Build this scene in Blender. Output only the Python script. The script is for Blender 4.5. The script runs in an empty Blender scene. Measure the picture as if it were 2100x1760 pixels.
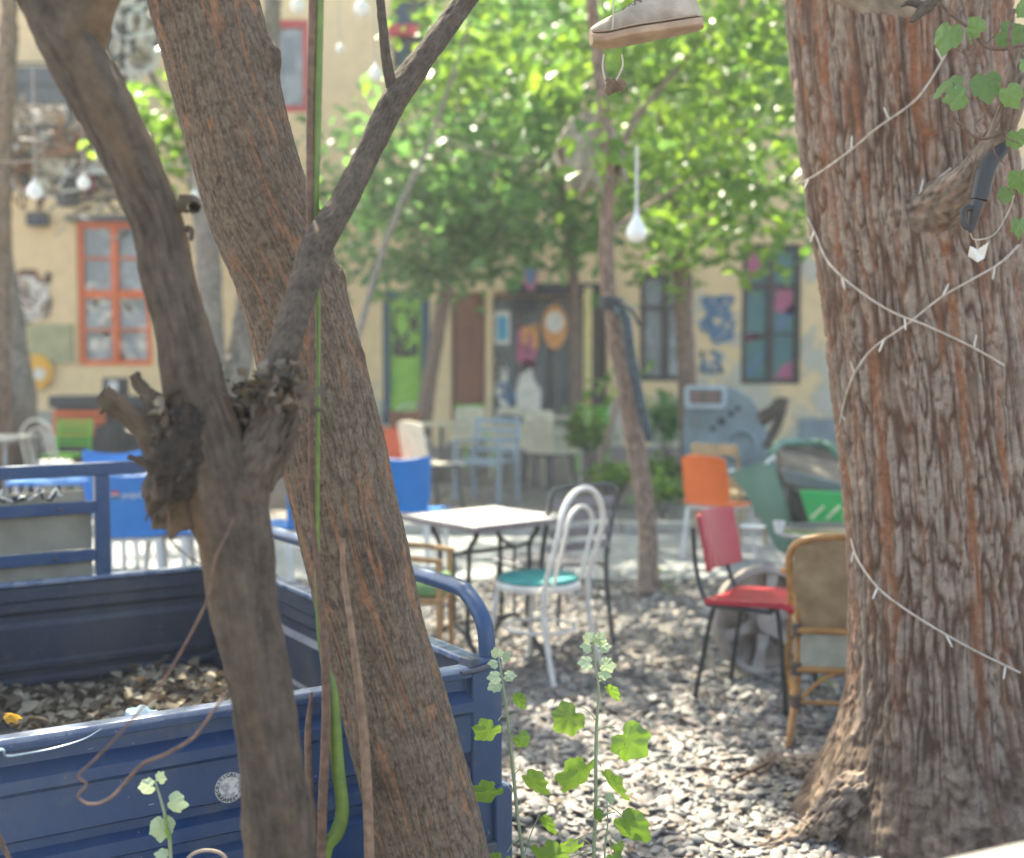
import bpy, bmesh, math, random
import numpy as np
from mathutils import Vector, Matrix, Euler
R = math.radians
random.seed(7); rng = np.random.default_rng(11)
scene = bpy.context.scene

# ------------------------------------------------------------------ camera, sky, sun, exposure
FPX, CX, CY, HOR, EYE = 2500.0, 1050.0, 880.0, 737.0, 1.55
PITCH = math.atan((CY-HOR)/FPX)
cd = bpy.data.cameras.new("camera"); cam = bpy.data.objects.new("camera", cd)
scene.collection.objects.link(cam); scene.camera = cam
cam.location = (0, 0, EYE); cam.rotation_euler = (math.pi/2-PITCH, 0, 0)
cd.sensor_width = 36; cd.lens = FPX/2100*36; cd.clip_end = 500; cd.clip_start = 0.05
cd.dof.use_dof = True; cd.dof.focus_distance = 2.8; cd.dof.aperture_fstop = 2.0; cd.dof.aperture_blades = 0

SUN_DIR = Vector((-0.40, 0.85, 1.22)).normalized()
elev = math.asin(SUN_DIR.z)
w = bpy.data.worlds.new("World"); scene.world = w; w.use_nodes = True
nt = w.node_tree; bg = nt.nodes["Background"]; sky = nt.nodes.new("ShaderNodeTexSky")
sky.sky_type = 'NISHITA'; sky.sun_disc = False; sky.sun_elevation = elev
sky.sun_rotation = math.atan2(SUN_DIR.x, SUN_DIR.y); sky.air_density = 0.7; sky.dust_density = 2.5
nt.links.new(sky.outputs[0], bg.inputs[0]); bg.inputs[1].default_value = 0.15
sd = bpy.data.lights.new("sun", 'SUN'); sd.energy = 4.0; sd.angle = R(0.5); sd.color = (1.0, 0.95, 0.86)
so = bpy.data.objects.new("sun", sd); scene.collection.objects.link(so)
so.rotation_euler = (-SUN_DIR).to_track_quat('-Z', 'Y').to_euler()
vs = scene.view_settings; vs.view_transform = 'Standard'; vs.look = 'None'; vs.gamma = 1; vs.exposure = 2.38
try:
    vs.use_white_balance = True; vs.white_balance_temperature = 7250; vs.white_balance_tint = 4
except Exception: pass

# ------------------------------------------------------------------ helpers
cp, sp = math.cos(PITCH), math.sin(PITCH)
def ray(px, py):
    x = (px-CX)/FPX; u = -(py-CY)/FPX
    return Vector((x, cp+u*sp, -sp+u*cp))
def at(px, py, Y):
    d = ray(px, py); return Vector((0, 0, EYE))+d*(Y/d.y)
def gr(px, py, z=0.0):
    d = ray(px, py); return Vector((0, 0, EYE))+d*((z-EYE)/d.z)
def lin(c):
    return tuple(((v/255)/12.92 if v/255 <= .04045 else ((v/255+.055)/1.055)**2.4) for v in c)+(1,)
def setp(o, label=None, cat=None, group=None, kind=None):
    if label: o['label'] = label
    if cat: o['category'] = cat
    if group: o['group'] = group
    if kind: o['kind'] = kind
    return o
def thing(name, label, cat, loc=(0, 0, 0), rz=0, group=None):
    o = bpy.data.objects.new(name, None); scene.collection.objects.link(o)
    o.location = loc; o.rotation_euler = (0, 0, rz); o.empty_display_size = .1
    return setp(o, label, cat, group)
def copy_tree(o, parent=None):
    c = o.copy(); scene.collection.objects.link(c); c.parent = parent
    for ch in list(o.children): copy_tree(ch, c)
    return c
def relabel(c, loc, rz, label, sc=None):
    c.location = loc; c.rotation_euler = (0, 0, rz); c['label'] = label
    if sc: c.scale = (sc, sc, sc)
    return c
def frame_of(o):
    M = Matrix.Identity(4); 
    while o is not None:
        M = Matrix.Translation(o.location) @ o.rotation_euler.to_matrix().to_4x4() @ M; o = o.parent
    return M
def np_mesh(name, V, F, mats, parent=None, smooth=True, attrs=None, uv=None, world=False, mi=None):
    """V (n,3) array, F list/array of faces of equal or mixed length"""
    V = np.asarray(V, dtype=np.float64)
    if world and parent is not None:
        M = np.array(frame_of(parent).inverted()); V = V @ M[:3, :3].T + M[:3, 3]
    me = bpy.data.meshes.new(name)
    if isinstance(F, np.ndarray):
        n, k = F.shape
        me.vertices.add(len(V)); me.vertices.foreach_set("co", V.astype(np.float32).ravel())
        me.loops.add(n*k); me.loops.foreach_set("vertex_index", F.astype(np.int32).ravel())
        me.polygons.add(n); me.polygons.foreach_set("loop_start", (np.arange(n)*k).astype(np.int32))
        try: me.polygons.foreach_set("loop_total", np.full(n, k, dtype=np.int32))
        except Exception: pass
        me.update(calc_edges=True)
    else:
        me.from_pydata([tuple(v) for v in V], [], F)
    if not isinstance(mats, (list, tuple)): mats = [mats]
    for m in mats: me.materials.append(m)
    if mi is not None: me.polygons.foreach_set("material_index", np.asarray(mi, dtype=np.int32))
    if smooth: me.polygons.foreach_set("use_smooth", [True]*len(me.polygons))
    if attrs:
        for k_, a in attrs.items():
            at_ = me.attributes.new(k_, 'FLOAT', 'POINT'); at_.data.foreach_set("value", np.asarray(a, dtype=np.float32))
    me.validate(clean_customdata=False); me.update()
    o = bpy.data.objects.new(name, me); scene.collection.objects.link(o)
    if parent is not None: o.parent = parent
    return o
def rotm(axis, a): return np.array(Matrix.Rotation(a, 3, axis))
def catmull(pts, n=6):
    P = [np.asarray(p, dtype=float) for p in pts]
    if len(P) < 3: return np.array(P)
    P = [2*P[0]-P[1]]+P+[2*P[-1]-P[-2]]; out = []
    for i in range(1, len(P)-2):
        for k in range(n):
            t = k/n; a, b, c, d = P[i-1], P[i], P[i+1], P[i+2]
            out.append(.5*((2*b)+(-a+c)*t+(2*a-5*b+4*c-d)*t*t+(-a+3*b-3*c+d)*t**3))
    out.append(P[-2]); return np.array(out)
class MB:
    def __init__(s): s.v = []; s.f = []; s.mi = []
    def add(s, V, F, m=0):
        b = len(s.v); s.v += [tuple(map(float, v)) for v in V]
        s.f += [tuple(int(i)+b for i in f) for f in F]; s.mi += [m]*len(F); return s
    def box(s, c, d, rot=None, m=0):
        V = np.array([(x, y, z) for x in (-.5, .5) for y in (-.5, .5) for z in (-.5, .5)])*np.array(d)
        if rot is not None: V = V @ np.array(rot).T
        V = V+np.array(c)
        return s.add(V, [(0, 1, 3, 2), (4, 6, 7, 5), (0, 4, 5, 1), (2, 3, 7, 6), (0, 2, 6, 4), (1, 5, 7, 3)], m)
    def bar(s, p, q, wd, h, up=(0, 0, 1), m=0):
        p = np.array(p, float); q = np.array(q, float); d = q-p; L = np.linalg.norm(d); d /= L
        u = np.array(up, float); sd_ = np.cross(d, u); 
        if np.linalg.norm(sd_) < 1e-4: sd_ = np.cross(d, (0, 1, 0))
        sd_ /= np.linalg.norm(sd_); u = np.cross(sd_, d)
        return s.box((p+q)/2, (wd, L, h), np.array([sd_, d, u]).T, m)
    def tube(s, pts, r, n=8, sm=0, m=0, closed=False, flat=1.0):
        P = catmull(pts, sm) if sm else np.array([np.asarray(p, float) for p in pts])
        k = len(P)
        rr = np.full(k, r, float) if np.isscalar(r) else np.interp(np.linspace(0, 1, k), np.linspace(0, 1, len(r)), r)
        T = np.roll(P, -1, 0)-np.roll(P, 1, 0) if closed else np.gradient(P, axis=0)
        T /= np.maximum(np.linalg.norm(T, axis=1, keepdims=True), 1e-9)
        ref = np.array((0, 0, 1.0)) if abs(T[0][2]) < .9 else np.array((0, 1.0, 0))
        N = np.cross(T[0], ref); N /= np.linalg.norm(N); V = []
        for i in range(k):
            N = N-T[i]*np.dot(N, T[i]); N /= max(np.linalg.norm(N), 1e-9); B = np.cross(T[i], N)
            for j in range(n):
                a = 2*math.pi*j/n; V.append(P[i]+rr[i]*(math.cos(a)*N+flat*math.sin(a)*B))
        F = [(i*n+j, i*n+(j+1) % n, ((i+1) % k)*n+(j+1) % n, ((i+1) % k)*n+j) for i in range(k if closed else k-1) for j in range(n)]
        if not closed: F += [tuple(range(n))[::-1], tuple(range((k-1)*n, k*n))]
        return s.add(V, F, m)
    def lathe(s, prof, n=24, c=(0, 0, 0), rot=None, m=0, sx=1.0, sy=1.0):
        V = []; k = len(prof)
        for r, z in prof:
            for j in range(n):
                a = 2*math.pi*j/n; V.append((sx*r*math.cos(a), sy*r*math.sin(a), z))
        V = np.array(V)
        if rot is not None: V = V @ np.array(rot).T
        V = V+np.array(c)
        F = [(i*n+j, i*n+(j+1) % n, (i+1)*n+(j+1) % n, (i+1)*n+j) for i in range(k-1) for j in range(n)]
        F += [tuple(range(n))[::-1], tuple(range((k-1)*n, k*n))]
        return s.add(V, F, m)
    def slab(s, G, t, m=0):
        G = np.asarray(G, float); nu, nv = G.shape[:2]
        du = np.gradient(G, axis=0); dv = np.gradient(G, axis=1); N = np.cross(du, dv)
        N /= np.maximum(np.linalg.norm(N, axis=2, keepdims=True), 1e-9)
        A = (G+N*t/2).reshape(-1, 3); B = (G-N*t/2).reshape(-1, 3); n = nu*nv; F = []
        I = lambda i, j: i*nv+j
        for i in range(nu-1):
            for j in range(nv-1):
                F.append((I(i, j), I(i+1, j), I(i+1, j+1), I(i, j+1)))
                F.append((n+I(i, j), n+I(i, j+1), n+I(i+1, j+1), n+I(i+1, j)))
        for i in range(nu-1):
            F.append((I(i, 0), n+I(i, 0), n+I(i+1, 0), I(i+1, 0))); F.append((I(i, nv-1), I(i+1, nv-1), n+I(i+1, nv-1), n+I(i, nv-1)))
        for j in range(nv-1):
            F.append((I(0, j), I(0, j+1), n+I(0, j+1), n+I(0, j))); F.append((I(nu-1, j), n+I(nu-1, j), n+I(nu-1, j+1), I(nu-1, j+1)))
        return s.add(np.vstack([A, B]), F, m)
    def poly(s, pts, t=(0, .004, 0), m=0):
        """flat outline given a thickness vector"""
        n = len(pts); A = np.array([tuple(p) for p in pts], float); B = A+np.array(t)
        return s.add(np.vstack([A, B]), [tuple(range(n)), tuple(range(n, 2*n))[::-1]]+[(i, (i+1) % n, n+(i+1) % n, n+i) for i in range(n)], m)
    def build(s, name, mats, parent=None, smooth=True, world=False, bevel=0, label=None):
        o = np_mesh(name, np.array(s.v), s.f, mats, parent, smooth, world=world, mi=s.mi)
        if smooth:
            try: o.data.set_sharp_from_angle(angle=R(40))
            except Exception: pass
        if bevel:
            b = o.modifiers.new("bevel", 'BEVEL'); b.width = bevel; b.segments = 2; b.limit_method = 'ANGLE'
        if label: o['label'] = label
        return o
# ---- vector noise
def _h(i, j, k, seed):
    n = (i.astype(np.int64)*374761393+j.astype(np.int64)*668265263+k.astype(np.int64)*2147483647+seed*974711) & 0x7fffffff
    n = ((n ^ (n >> 13))*1274126177) & 0x7fffffff; n = (n ^ (n >> 16)) & 0xffff
    return n/65535.0
def noise(x, y, z=None, seed=0):
    x = np.asarray(x, float); y = np.asarray(y, float); z = np.zeros_like(x) if z is None else np.asarray(z, float)
    xi, yi, zi = np.floor(x), np.floor(y), np.floor(z); fx, fy, fz = x-xi, y-yi, z-zi
    fx, fy, fz = [f*f*(3-2*f) for f in (fx, fy, fz)]; r = 0
    for a in (0, 1):
        for b in (0, 1):
            for c in (0, 1):
                r = r+(fx if a else 1-fx)*(fy if b else 1-fy)*(fz if c else 1-fz)*_h(xi+a, yi+b, zi+c, seed)
    return r
def fbm(x, y, z=None, o=4, seed=0):
    r = 0; a = .5; t = 0; x = np.asarray(x, float); y = np.asarray(y, float); z = np.zeros_like(x) if z is None else np.asarray(z, float)
    for i in range(o): r = r+a*noise(x, y, z, seed+i); t += a; a /= 2; x, y, z = x*2.03, y*2.03, z*2.03
    return r/t
# ---- materials
def mat(name, c1, c2=None, sc=6, rough=.6, metal=0, bump=0, bsc=None, spec=.5, c3=None, stretch=None, coat=0, det=5, thr=(.35, .65)):
    m = bpy.data.materials.new(name); m.use_nodes = True; n = m.node_tree.nodes; l = m.node_tree.links
    b = n["Principled BSDF"]; b.inputs["Roughness"].default_value = rough; b.inputs["Metallic"].default_value = metal
    b.inputs["Specular IOR Level"].default_value = spec; b.inputs["Coat Weight"].default_value = coat
    c1 = lin(c1); b.inputs["Base Color"].default_value = c1
    tc = n.new("ShaderNodeTexCoord"); mp = n.new("ShaderNodeMapping"); l.new(tc.outputs["Object"], mp.inputs[0])
    if stretch: mp.inputs["Scale"].default_value = stretch
    if c2:
        no = n.new("ShaderNodeTexNoise"); no.inputs["Scale"].default_value = sc; no.inputs["Detail"].default_value = det
        l.new(mp.outputs[0], no.inputs["Vector"]); cr = n.new("ShaderNodeValToRGB"); l.new(no.outputs["Fac"], cr.inputs[0])
        cr.color_ramp.elements[0].position = thr[0]; cr.color_ramp.elements[0].color = c1
        cr.color_ramp.elements[1].position = thr[1]; cr.color_ramp.elements[1].color = lin(c2)
        if c3:
            e = cr.color_ramp.elements.new(min(.99, thr[1]+.08)); e.color = lin(c3)
        l.new(cr.outputs[0], b.inputs["Base Color"])
        mr = n.new("ShaderNodeMath"); mr.operation = 'MULTIPLY_ADD'; l.new(no.outputs["Fac"], mr.inputs[0]); mr.inputs[1].default_value = .3; mr.inputs[2].default_value = rough-.15
        l.new(mr.outputs[0], b.inputs["Roughness"])
    if bump:
        nb = n.new("ShaderNodeTexNoise"); nb.inputs["Scale"].default_value = bsc or sc*4; nb.inputs["Detail"].default_value = 6
        l.new(mp.outputs[0], nb.inputs["Vector"]); bp = n.new("ShaderNodeBump"); bp.inputs["Distance"].default_value = bump; bp.inputs["Strength"].default_value = 1
        l.new(nb.outputs["Fac"], bp.inputs["Height"]); l.new(bp.outputs[0], b.inputs["Normal"])
    return m
def leafmat(name, cols, trans, tw=.5, rough=.35, spec=.6):
    m = bpy.data.materials.new(name); m.use_nodes = True; n = m.node_tree.nodes; l = m.node_tree.links
    b = n["Principled BSDF"]; out = n["Material Output"]; b.inputs["Roughness"].default_value = rough; b.inputs["Specular IOR Level"].default_value = spec
    g = n.new("ShaderNodeNewGeometry"); cr = n.new("ShaderNodeValToRGB"); l.new(g.outputs["Random Per Island"], cr.inputs[0])
    el = cr.color_ramp.elements
    for i, c in enumerate(cols):
        e = el[i] if i < 2 else el.new(.5)
        e.color = lin(c)
    for i, e in enumerate(el): e.position = i/(len(cols)-1) if len(cols) > 1 else 0
    for i, c in enumerate(cols): el[i].color = lin(c)
    l.new(cr.outputs[0], b.inputs["Base Color"])
    t = n.new("ShaderNodeBsdfTranslucent"); mx = n.new("ShaderNodeMixShader"); mx.inputs[0].default_value = tw
    h = n.new("ShaderNodeHueSaturation"); h.inputs["Saturation"].default_value = 1.15; h.inputs["Value"].default_value = trans; h.inputs["Hue"].default_value = .478
    l.new(cr.outputs[0], h.inputs["Color"]); l.new(h.outputs[0], t.inputs[0])
    l.new(b.outputs[0], mx.inputs[1]); l.new(t.outputs[0], mx.inputs[2]); l.new(mx.outputs[0], out.inputs[0])
    return m
def barkmat(name, hi, lo, crack, sc=30, rough=.95, bump=.002, stripe=None):
    """hi: ridge tops, lo: furrows, crack: warm fissure colour; uses the 'ridge' attribute of the modelled bark"""
    m = bpy.data.materials.new(name); m.use_nodes = True; n = m.node_tree.nodes; l = m.node_tree.links
    b = n["Principled BSDF"]; b.inputs["Roughness"].default_value = rough; b.inputs["Specular IOR Level"].default_value = .2
    a = n.new("ShaderNodeAttribute"); a.attribute_name = "ridge"
    cr = n.new("ShaderNodeValToRGB"); l.new(a.outputs["Fac"], cr.inputs[0]); e = cr.color_ramp.elements
    e[0].position = .12; e[0].color = lin(lo); e[1].position = .75; e[1].color = lin(hi)
    e2 = n.new("ShaderNodeAttribute"); e2.attribute_name = "warm"
    mx = n.new("ShaderNodeMixRGB"); l.new(e2.outputs["Fac"], mx.inputs[0]); l.new(cr.outputs[0], mx.inputs[1]); mx.inputs[2].default_value = lin(crack)
    tc = n.new("ShaderNodeTexCoord"); no = n.new("ShaderNodeTexNoise"); no.inputs["Scale"].default_value = sc; no.inputs["Detail"].default_value = 8; no.inputs["Roughness"].default_value = .7
    l.new(tc.outputs["Object"], no.inputs["Vector"])
    hs = n.new("ShaderNodeHueSaturation"); mr = n.new("ShaderNodeMapRange"); l.new(no.outputs["Fac"], mr.inputs[0]); mr.inputs[1].default_value = .3; mr.inputs[2].default_value = .7; mr.inputs[3].default_value = .62; mr.inputs[4].default_value = 1.38
    l.new(mr.outputs[0], hs.inputs["Value"]); l.new(mx.outputs[0], hs.inputs["Color"]); l.new(hs.outputs[0], b.inputs["Base Color"])
    n2 = n.new("ShaderNodeTexNoise"); n2.inputs["Scale"].default_value = sc*8; n2.inputs["Detail"].default_value = 5; l.new(tc.outputs["Object"], n2.inputs["Vector"])
    bp = n.new("ShaderNodeBump"); bp.inputs["Distance"].default_value = bump; l.new(n2.outputs["Fac"], bp.inputs["Height"]); l.new(bp.outputs[0], b.inputs["Normal"])
    return m
def trunk(name, path, rad, m, parent, nu=64, nv=200, disp=None, root=None, sm=8):
    """one continuous tapering limb; disp(ang, u_metres, v_metres) -> (offset, ridge, warm)"""
    P = catmull(path, sm); L = np.r_[0, np.cumsum(np.linalg.norm(np.diff(P, axis=0), axis=1))]
    t = np.linspace(0, L[-1], nv); C = np.stack([np.interp(t, L, P[:, i]) for i in range(3)], 1)
    ctrl = np.linspace(0, 1, len(path)); ip = np.interp(t, L, np.linspace(0, 1, len(P)))
    rr = np.interp(ip, ctrl, rad)
    k = max(1, nv//40); ker = np.ones(2*k+1)/(2*k+1); rr = np.convolve(np.pad(rr, k, mode='edge'), ker, 'valid')
    T = np.gradient(C, axis=0); T /= np.linalg.norm(T, axis=1, keepdims=True)
    ref = np.array((0, 1.0, 0)) if abs(T[:, 1]).max() < .95 else np.array((1.0, 0, 0))
    S = np.cross(T, ref); S /= np.linalg.norm(S, axis=1, keepdims=True); B = np.cross(T, S)
    ang = np.linspace(0, 2*math.pi, nu, endpoint=False)
    A, Vv = np.meshgrid(ang, t); Rr = rr[:, None]*np.ones_like(A)
    if disp: off, ridge, warm = disp(A, A*rr.mean(), Vv)
    else:
        n0 = fbm(np.cos(A)*2.2, np.sin(A)*2.2, Vv*9, 3, 5); n1 = noise(np.cos(A)*rr.mean()*90, np.sin(A)*rr.mean()*90, Vv*22, 6)
        off = rr.mean()*((n0-.5)*.35+(n1-.5)*.14); ridge = n1; warm = (noise(np.cos(A)*3, np.sin(A)*3, Vv*5, 8) > .7)*.4
    Rr = Rr+off
    if root is not None: Rr = Rr*root(A, Vv)
    V = C[:, None, :]+Rr[..., None]*(np.cos(A)[..., None]*S[:, None, :]+np.sin(A)[..., None]*B[:, None, :])
    V = V.reshape(-1, 3); i = np.arange(nv-1)[:, None]; j = np.arange(nu)[None, :]; j2 = (j+1) % nu
    F = np.stack([(i*nu+j), (i*nu+j2), ((i+1)*nu+j2), ((i+1)*nu+j)], -1).reshape(-1, 4)
    V = np.vstack([V, C[:1], C[-1:]]); nn = nv*nu
    cap = np.array([[nn, (q+1) % nu, q, nn] for q in range(nu)])[:, :3]
    o = np_mesh(name, V, F, m, parent, True, {'ridge': np.r_[np.broadcast_to(ridge, A.shape).ravel(), .5, .5], 'warm': np.r_[np.broadcast_to(warm, A.shape).ravel(), 0, 0]}, world=True)
    return o
def worn(name, c1, c2, dust, chip, sc=3, rough=.42):
    m = mat(name, c1, c2, sc, rough, bump=.0006, bsc=60, thr=(.4, .65)); n = m.node_tree.nodes; l = m.node_tree.links; b = n["Principled BSDF"]; tc = n["Texture Coordinate"]
    src = b.inputs["Base Color"].links[0].from_socket
    for s_, lo, hi, col, st in ((2.2, .47, .72, dust, (1, 1, .35)), (11, .56, .74, dust, (1, 1, 1)), (70, .67, .70, chip, (1, 1, .6)), (26, .70, .73, (96, 70, 54), (1, 1, 1)), (34, .69, .71, (170, 172, 176), (.5, .5, 3))):
        mp = n.new("ShaderNodeMapping"); mp.inputs["Scale"].default_value = st; l.new(tc.outputs["Object"], mp.inputs[0]); no = n.new("ShaderNodeTexNoise"); no.inputs["Scale"].default_value = s_; no.inputs["Detail"].default_value = 7; no.inputs["Roughness"].default_value = .65
        l.new(mp.outputs[0], no.inputs["Vector"]); mr = n.new("ShaderNodeMapRange"); l.new(no.outputs["Fac"], mr.inputs[0]); mr.inputs[1].default_value = lo; mr.inputs[2].default_value = hi; mr.inputs[4].default_value = .55 if s_ < 20 else .8
        mx = n.new("ShaderNodeMixRGB"); l.new(mr.outputs[0], mx.inputs[0]); l.new(src, mx.inputs[1]); mx.inputs[2].default_value = lin(col); src = mx.outputs[0]
    l.new(src, b.inputs["Base Color"]); return m
# ---- leaves in bulk
def leaf_cloud(pts, size, up=.5, fold=.25, seed=1, wid=.62):
    """arrays of folded leaves, returns V,F"""
    r = np.random.default_rng(seed); n = len(pts); sz = size*r.uniform(.6, 1.35, n)
    nrm = r.normal(size=(n, 3)); nrm[:, 2] = np.abs(nrm[:, 2])+up; nrm /= np.linalg.norm(nrm, axis=1, keepdims=True)
    a = r.normal(size=(n, 3)); a -= nrm*(a*nrm).sum(1, keepdims=True); a /= np.linalg.norm(a, axis=1, keepdims=True); b = np.cross(nrm, a)
    S = sz[:, None]; w_ = wid*S/2
    p0 = pts; p1 = pts+a*S*.35+b*w_+nrm*fold*S*.3; p2 = pts+a*S*.35-b*w_+nrm*fold*S*.3; p3 = pts+a*S*.75+b*w_*.62+nrm*fold*S*.05; p4 = pts+a*S*.75-b*w_*.62+nrm*fold*S*.05
    p5 = pts+a*S*1.05-nrm*S*fold*.4; pm = pts+a*S*.5-nrm*S*fold*.1
    V = np.stack([p0, p1, p3, p5, p4, p2, pm], 1).reshape(-1, 3); base = (np.arange(n)*7)[:, None]
    T = np.array([[0, 6, 1], [1, 6, 2], [2, 6, 3], [3, 6, 4], [4, 6, 5], [5, 6, 0]])
    F = (base[:, :, None]+T[None]).reshape(-1, 3); return V, F
def clumps(blobs, per, seed, sub=26, spread=.22):
    """blobs: (centre, radii, weight) -> leaf points grouped in small twig clumps"""
    r = np.random.default_rng(seed); out = []
    for c, rad, n in blobs:
        k = max(1, int(n/per)); q = r.normal(size=(k, 3)); q /= np.linalg.norm(q, axis=1, keepdims=True); q *= (r.uniform(0, 1, (k, 1))**.45)
        cc = np.array(c)+q*np.array(rad); m_ = r.poisson(per, k)
        for ci, mi_ in zip(cc, m_): out.append(ci+r.normal(size=(mi_, 3))*spread*np.array((1, 1, .55)))
    return np.vstack(out)
def text_vf(s, size):
    cu = bpy.data.curves.new("txt", 'FONT'); cu.body = s; cu.size = size; cu.align_x = 'CENTER'; cu.align_y = 'CENTER'; cu.extrude = .0006; cu.resolution_u = 2
    o = bpy.data.objects.new("txt", cu); me = bpy.data.meshes.new_from_object(o)
    V = np.array([v.co[:] for v in me.vertices]); F = [tuple(p.vertices) for p in me.polygons]
    bpy.data.objects.remove(o); bpy.data.meshes.remove(me); bpy.data.curves.remove(cu); return V, F
# ------------------------------------------------------------------ setting: ground, path, gravel, building
WY = 21.7
M = {}
M['ground'] = mat('ground_earth', (108, 100, 92), (142, 134, 126), 9, .95, bump=.02, bsc=40, c3=(100, 96, 90))
M['concrete'] = mat('concrete', (128, 130, 130), (150, 150, 148), 3, .85, bump=.004, bsc=60)
M['kerbstone'] = mat('kerbstone', (140, 137, 130), (172, 168, 160), 5, .9, bump=.006, bsc=50)
gx = np.linspace(-16, 16, 200); gy = np.linspace(-3, 40, 260); X, Y = np.meshgrid(gx, gy)
Z = (fbm(X*1.3, Y*1.3, None, 4, 3)-.5)*.05
Z = np.where((Y > 8.3) & (Y < 10.9), -.012, Z-.005)
i = np.arange(len(gy)-1)[:, None]; j = np.arange(len(gx)-1)[None]; nn = len(gx)
F = np.stack([i*nn+j, i*nn+j+1, (i+1)*nn+j+1, (i+1)*nn+j], -1).reshape(-1, 4)
V = np.stack([X, Y, Z], -1).reshape(-1, 3)
setp(np_mesh('ground', V, F, M['ground']), kind='structure')
setp(np_mesh('far_ground', np.array([(-60, -40, -.4), (60, -40, -.4), (60, 80, -.4), (-60, 80, -.4)]), [(0, 1, 2, 3)], M['ground'], smooth=False), kind='structure')
b = MB(); nx = 60; xs = np.linspace(-9, 9, nx)
G = np.array([[(x, y+x*.03, .004+.004*math.sin(x*3+y)) for y in (8.45, 9.2, 9.9, 10.55)] for x in xs]); b.slab(G, .03)
setp(b.build('path', M['concrete']), kind='structure')
b = MB()
x = -9
while x < 9:
    L = random.uniform(.7, 1.3); y = 10.66+x*.03
    b.box((x+L/2, y+random.uniform(-.015, .015), .05+random.uniform(-.01, .01)), (L-.02, .16, .16), rotm('Z', .03)); x += L
setp(b.build('kerb', M['kerbstone'], bevel=.012, smooth=True), kind='structure')

# loose stones
def stones(n, xr, yr, size, seed, sub, keep=None):
    bm = bmesh.new(); bmesh.ops.create_icosphere(bm, subdivisions=sub, radius=1)
    base = np.array([v.co[:] for v in bm.verts]); F = np.array([[v.index for v in f.verts] for f in bm.faces]); bm.free()
    r = np.random.default_rng(seed); c = np.stack([r.uniform(*xr, n), r.uniform(*yr, n)], 1)
    if keep is not None: c = c[keep(c[:, 0], c[:, 1])]
    n = len(c); s = size*np.minimum(r.lognormal(-.1, .45, (n, 1)), 2.1); d = s*r.uniform(.6, 1.15, (n, 3)); d[:, 2] = s[:, 0]*r.uniform(.16, .36, n)
    V = np.broadcast_to(base, (n,)+base.shape)*1.0
    k = r.normal(size=(n, 3, 3))*.38; V = V+np.tanh(np.einsum('nij,bj->nbi', k, base*2.1))*.28
    V = V*d[:, None, :]
    a = r.uniform(0, 6.28, n); tx = r.normal(size=n)*.3; ty = r.normal(size=n)*.3
    z = V[:, :, 2]+V[:, :, 0]*tx[:, None]+V[:, :, 1]*ty[:, None]
    x = V[:, :, 0]*np.cos(a)[:, None]-V[:, :, 1]*np.sin(a)[:, None]; y = V[:, :, 0]*np.sin(a)[:, None]+V[:, :, 1]*np.cos(a)[:, None]
    h = (fbm(c[:, 0]*1.3, c[:, 1]*1.3, None, 4, 3)-.5)*.05+r.uniform(-.5, .8, n)*s[:, 0]*.5
    V = np.stack([x+c[:, :1], y+c[:, 1:], z+h[:, None]], -1)
    return V.reshape(-1, 3), (F[None]+(np.arange(n)*len(base))[:, None, None]).reshape(-1, 3)
def gravelmat():
    m = bpy.data.materials.new('gravel_stone'); m.use_nodes = True; n = m.node_tree.nodes; l = m.node_tree.links; b = n["Principled BSDF"]
    b.inputs["Roughness"].default_value = .62; g = n.new("ShaderNodeNewGeometry"); cr = n.new("ShaderNodeValToRGB"); l.new(g.outputs["Random Per Island"], cr.inputs[0])
    for i_, (p, c) in enumerate([(0, (92, 91, 90)), (.35, (118, 116, 113)), (.6, (134, 131, 127)), (.8, (110, 107, 106)), (.92, (148, 129, 117)), (1, (164, 160, 153))]):
        e = cr.color_ramp.elements[i_] if i_ < 2 else cr.color_ramp.elements.new(p); e.position = p; e.color = lin(c)
    tc = n.new("ShaderNodeTexCoord"); no = n.new("ShaderNodeTexNoise"); no.inputs["Scale"].default_value = 60; l.new(tc.outputs["Object"], no.inputs["Vector"])
    hs = n.new("ShaderNodeHueSaturation"); mr = n.new("ShaderNodeMapRange"); l.new(no.outputs["Fac"], mr.inputs[0]); mr.inputs[3].default_value = .7; mr.inputs[4].default_value = 1.3
    l.new(mr.outputs[0], hs.inputs["Value"]); l.new(cr.outputs[0], hs.inputs["Color"]); l.new(hs.outputs[0], b.inputs["Base Color"]); return m
M['gravel'] = gravelmat()
V1, F1 = stones(23000, (-1.2, 3.4), (3.2, 6.0), .0158, 4, 2)
V2, F2 = stones(22000, (-3.5, 4.6), (6.0, 8.6), .0185, 5, 1, lambda x, y: y < 8.45+x*.03)
V3, F3 = stones(3500, (-8, 8), (10.8, 16), .03, 6, 1)
V = np.vstack([V1, V2, V3]); F = np.vstack([F1, F2+len(V1), F3+len(V1)+len(V2)])
setp(np_mesh('gravel', V, F, M['gravel'], smooth=False), 'loose flat grey and pinkish stones covering the courtyard ground', 'gravel', kind='stuff')

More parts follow.
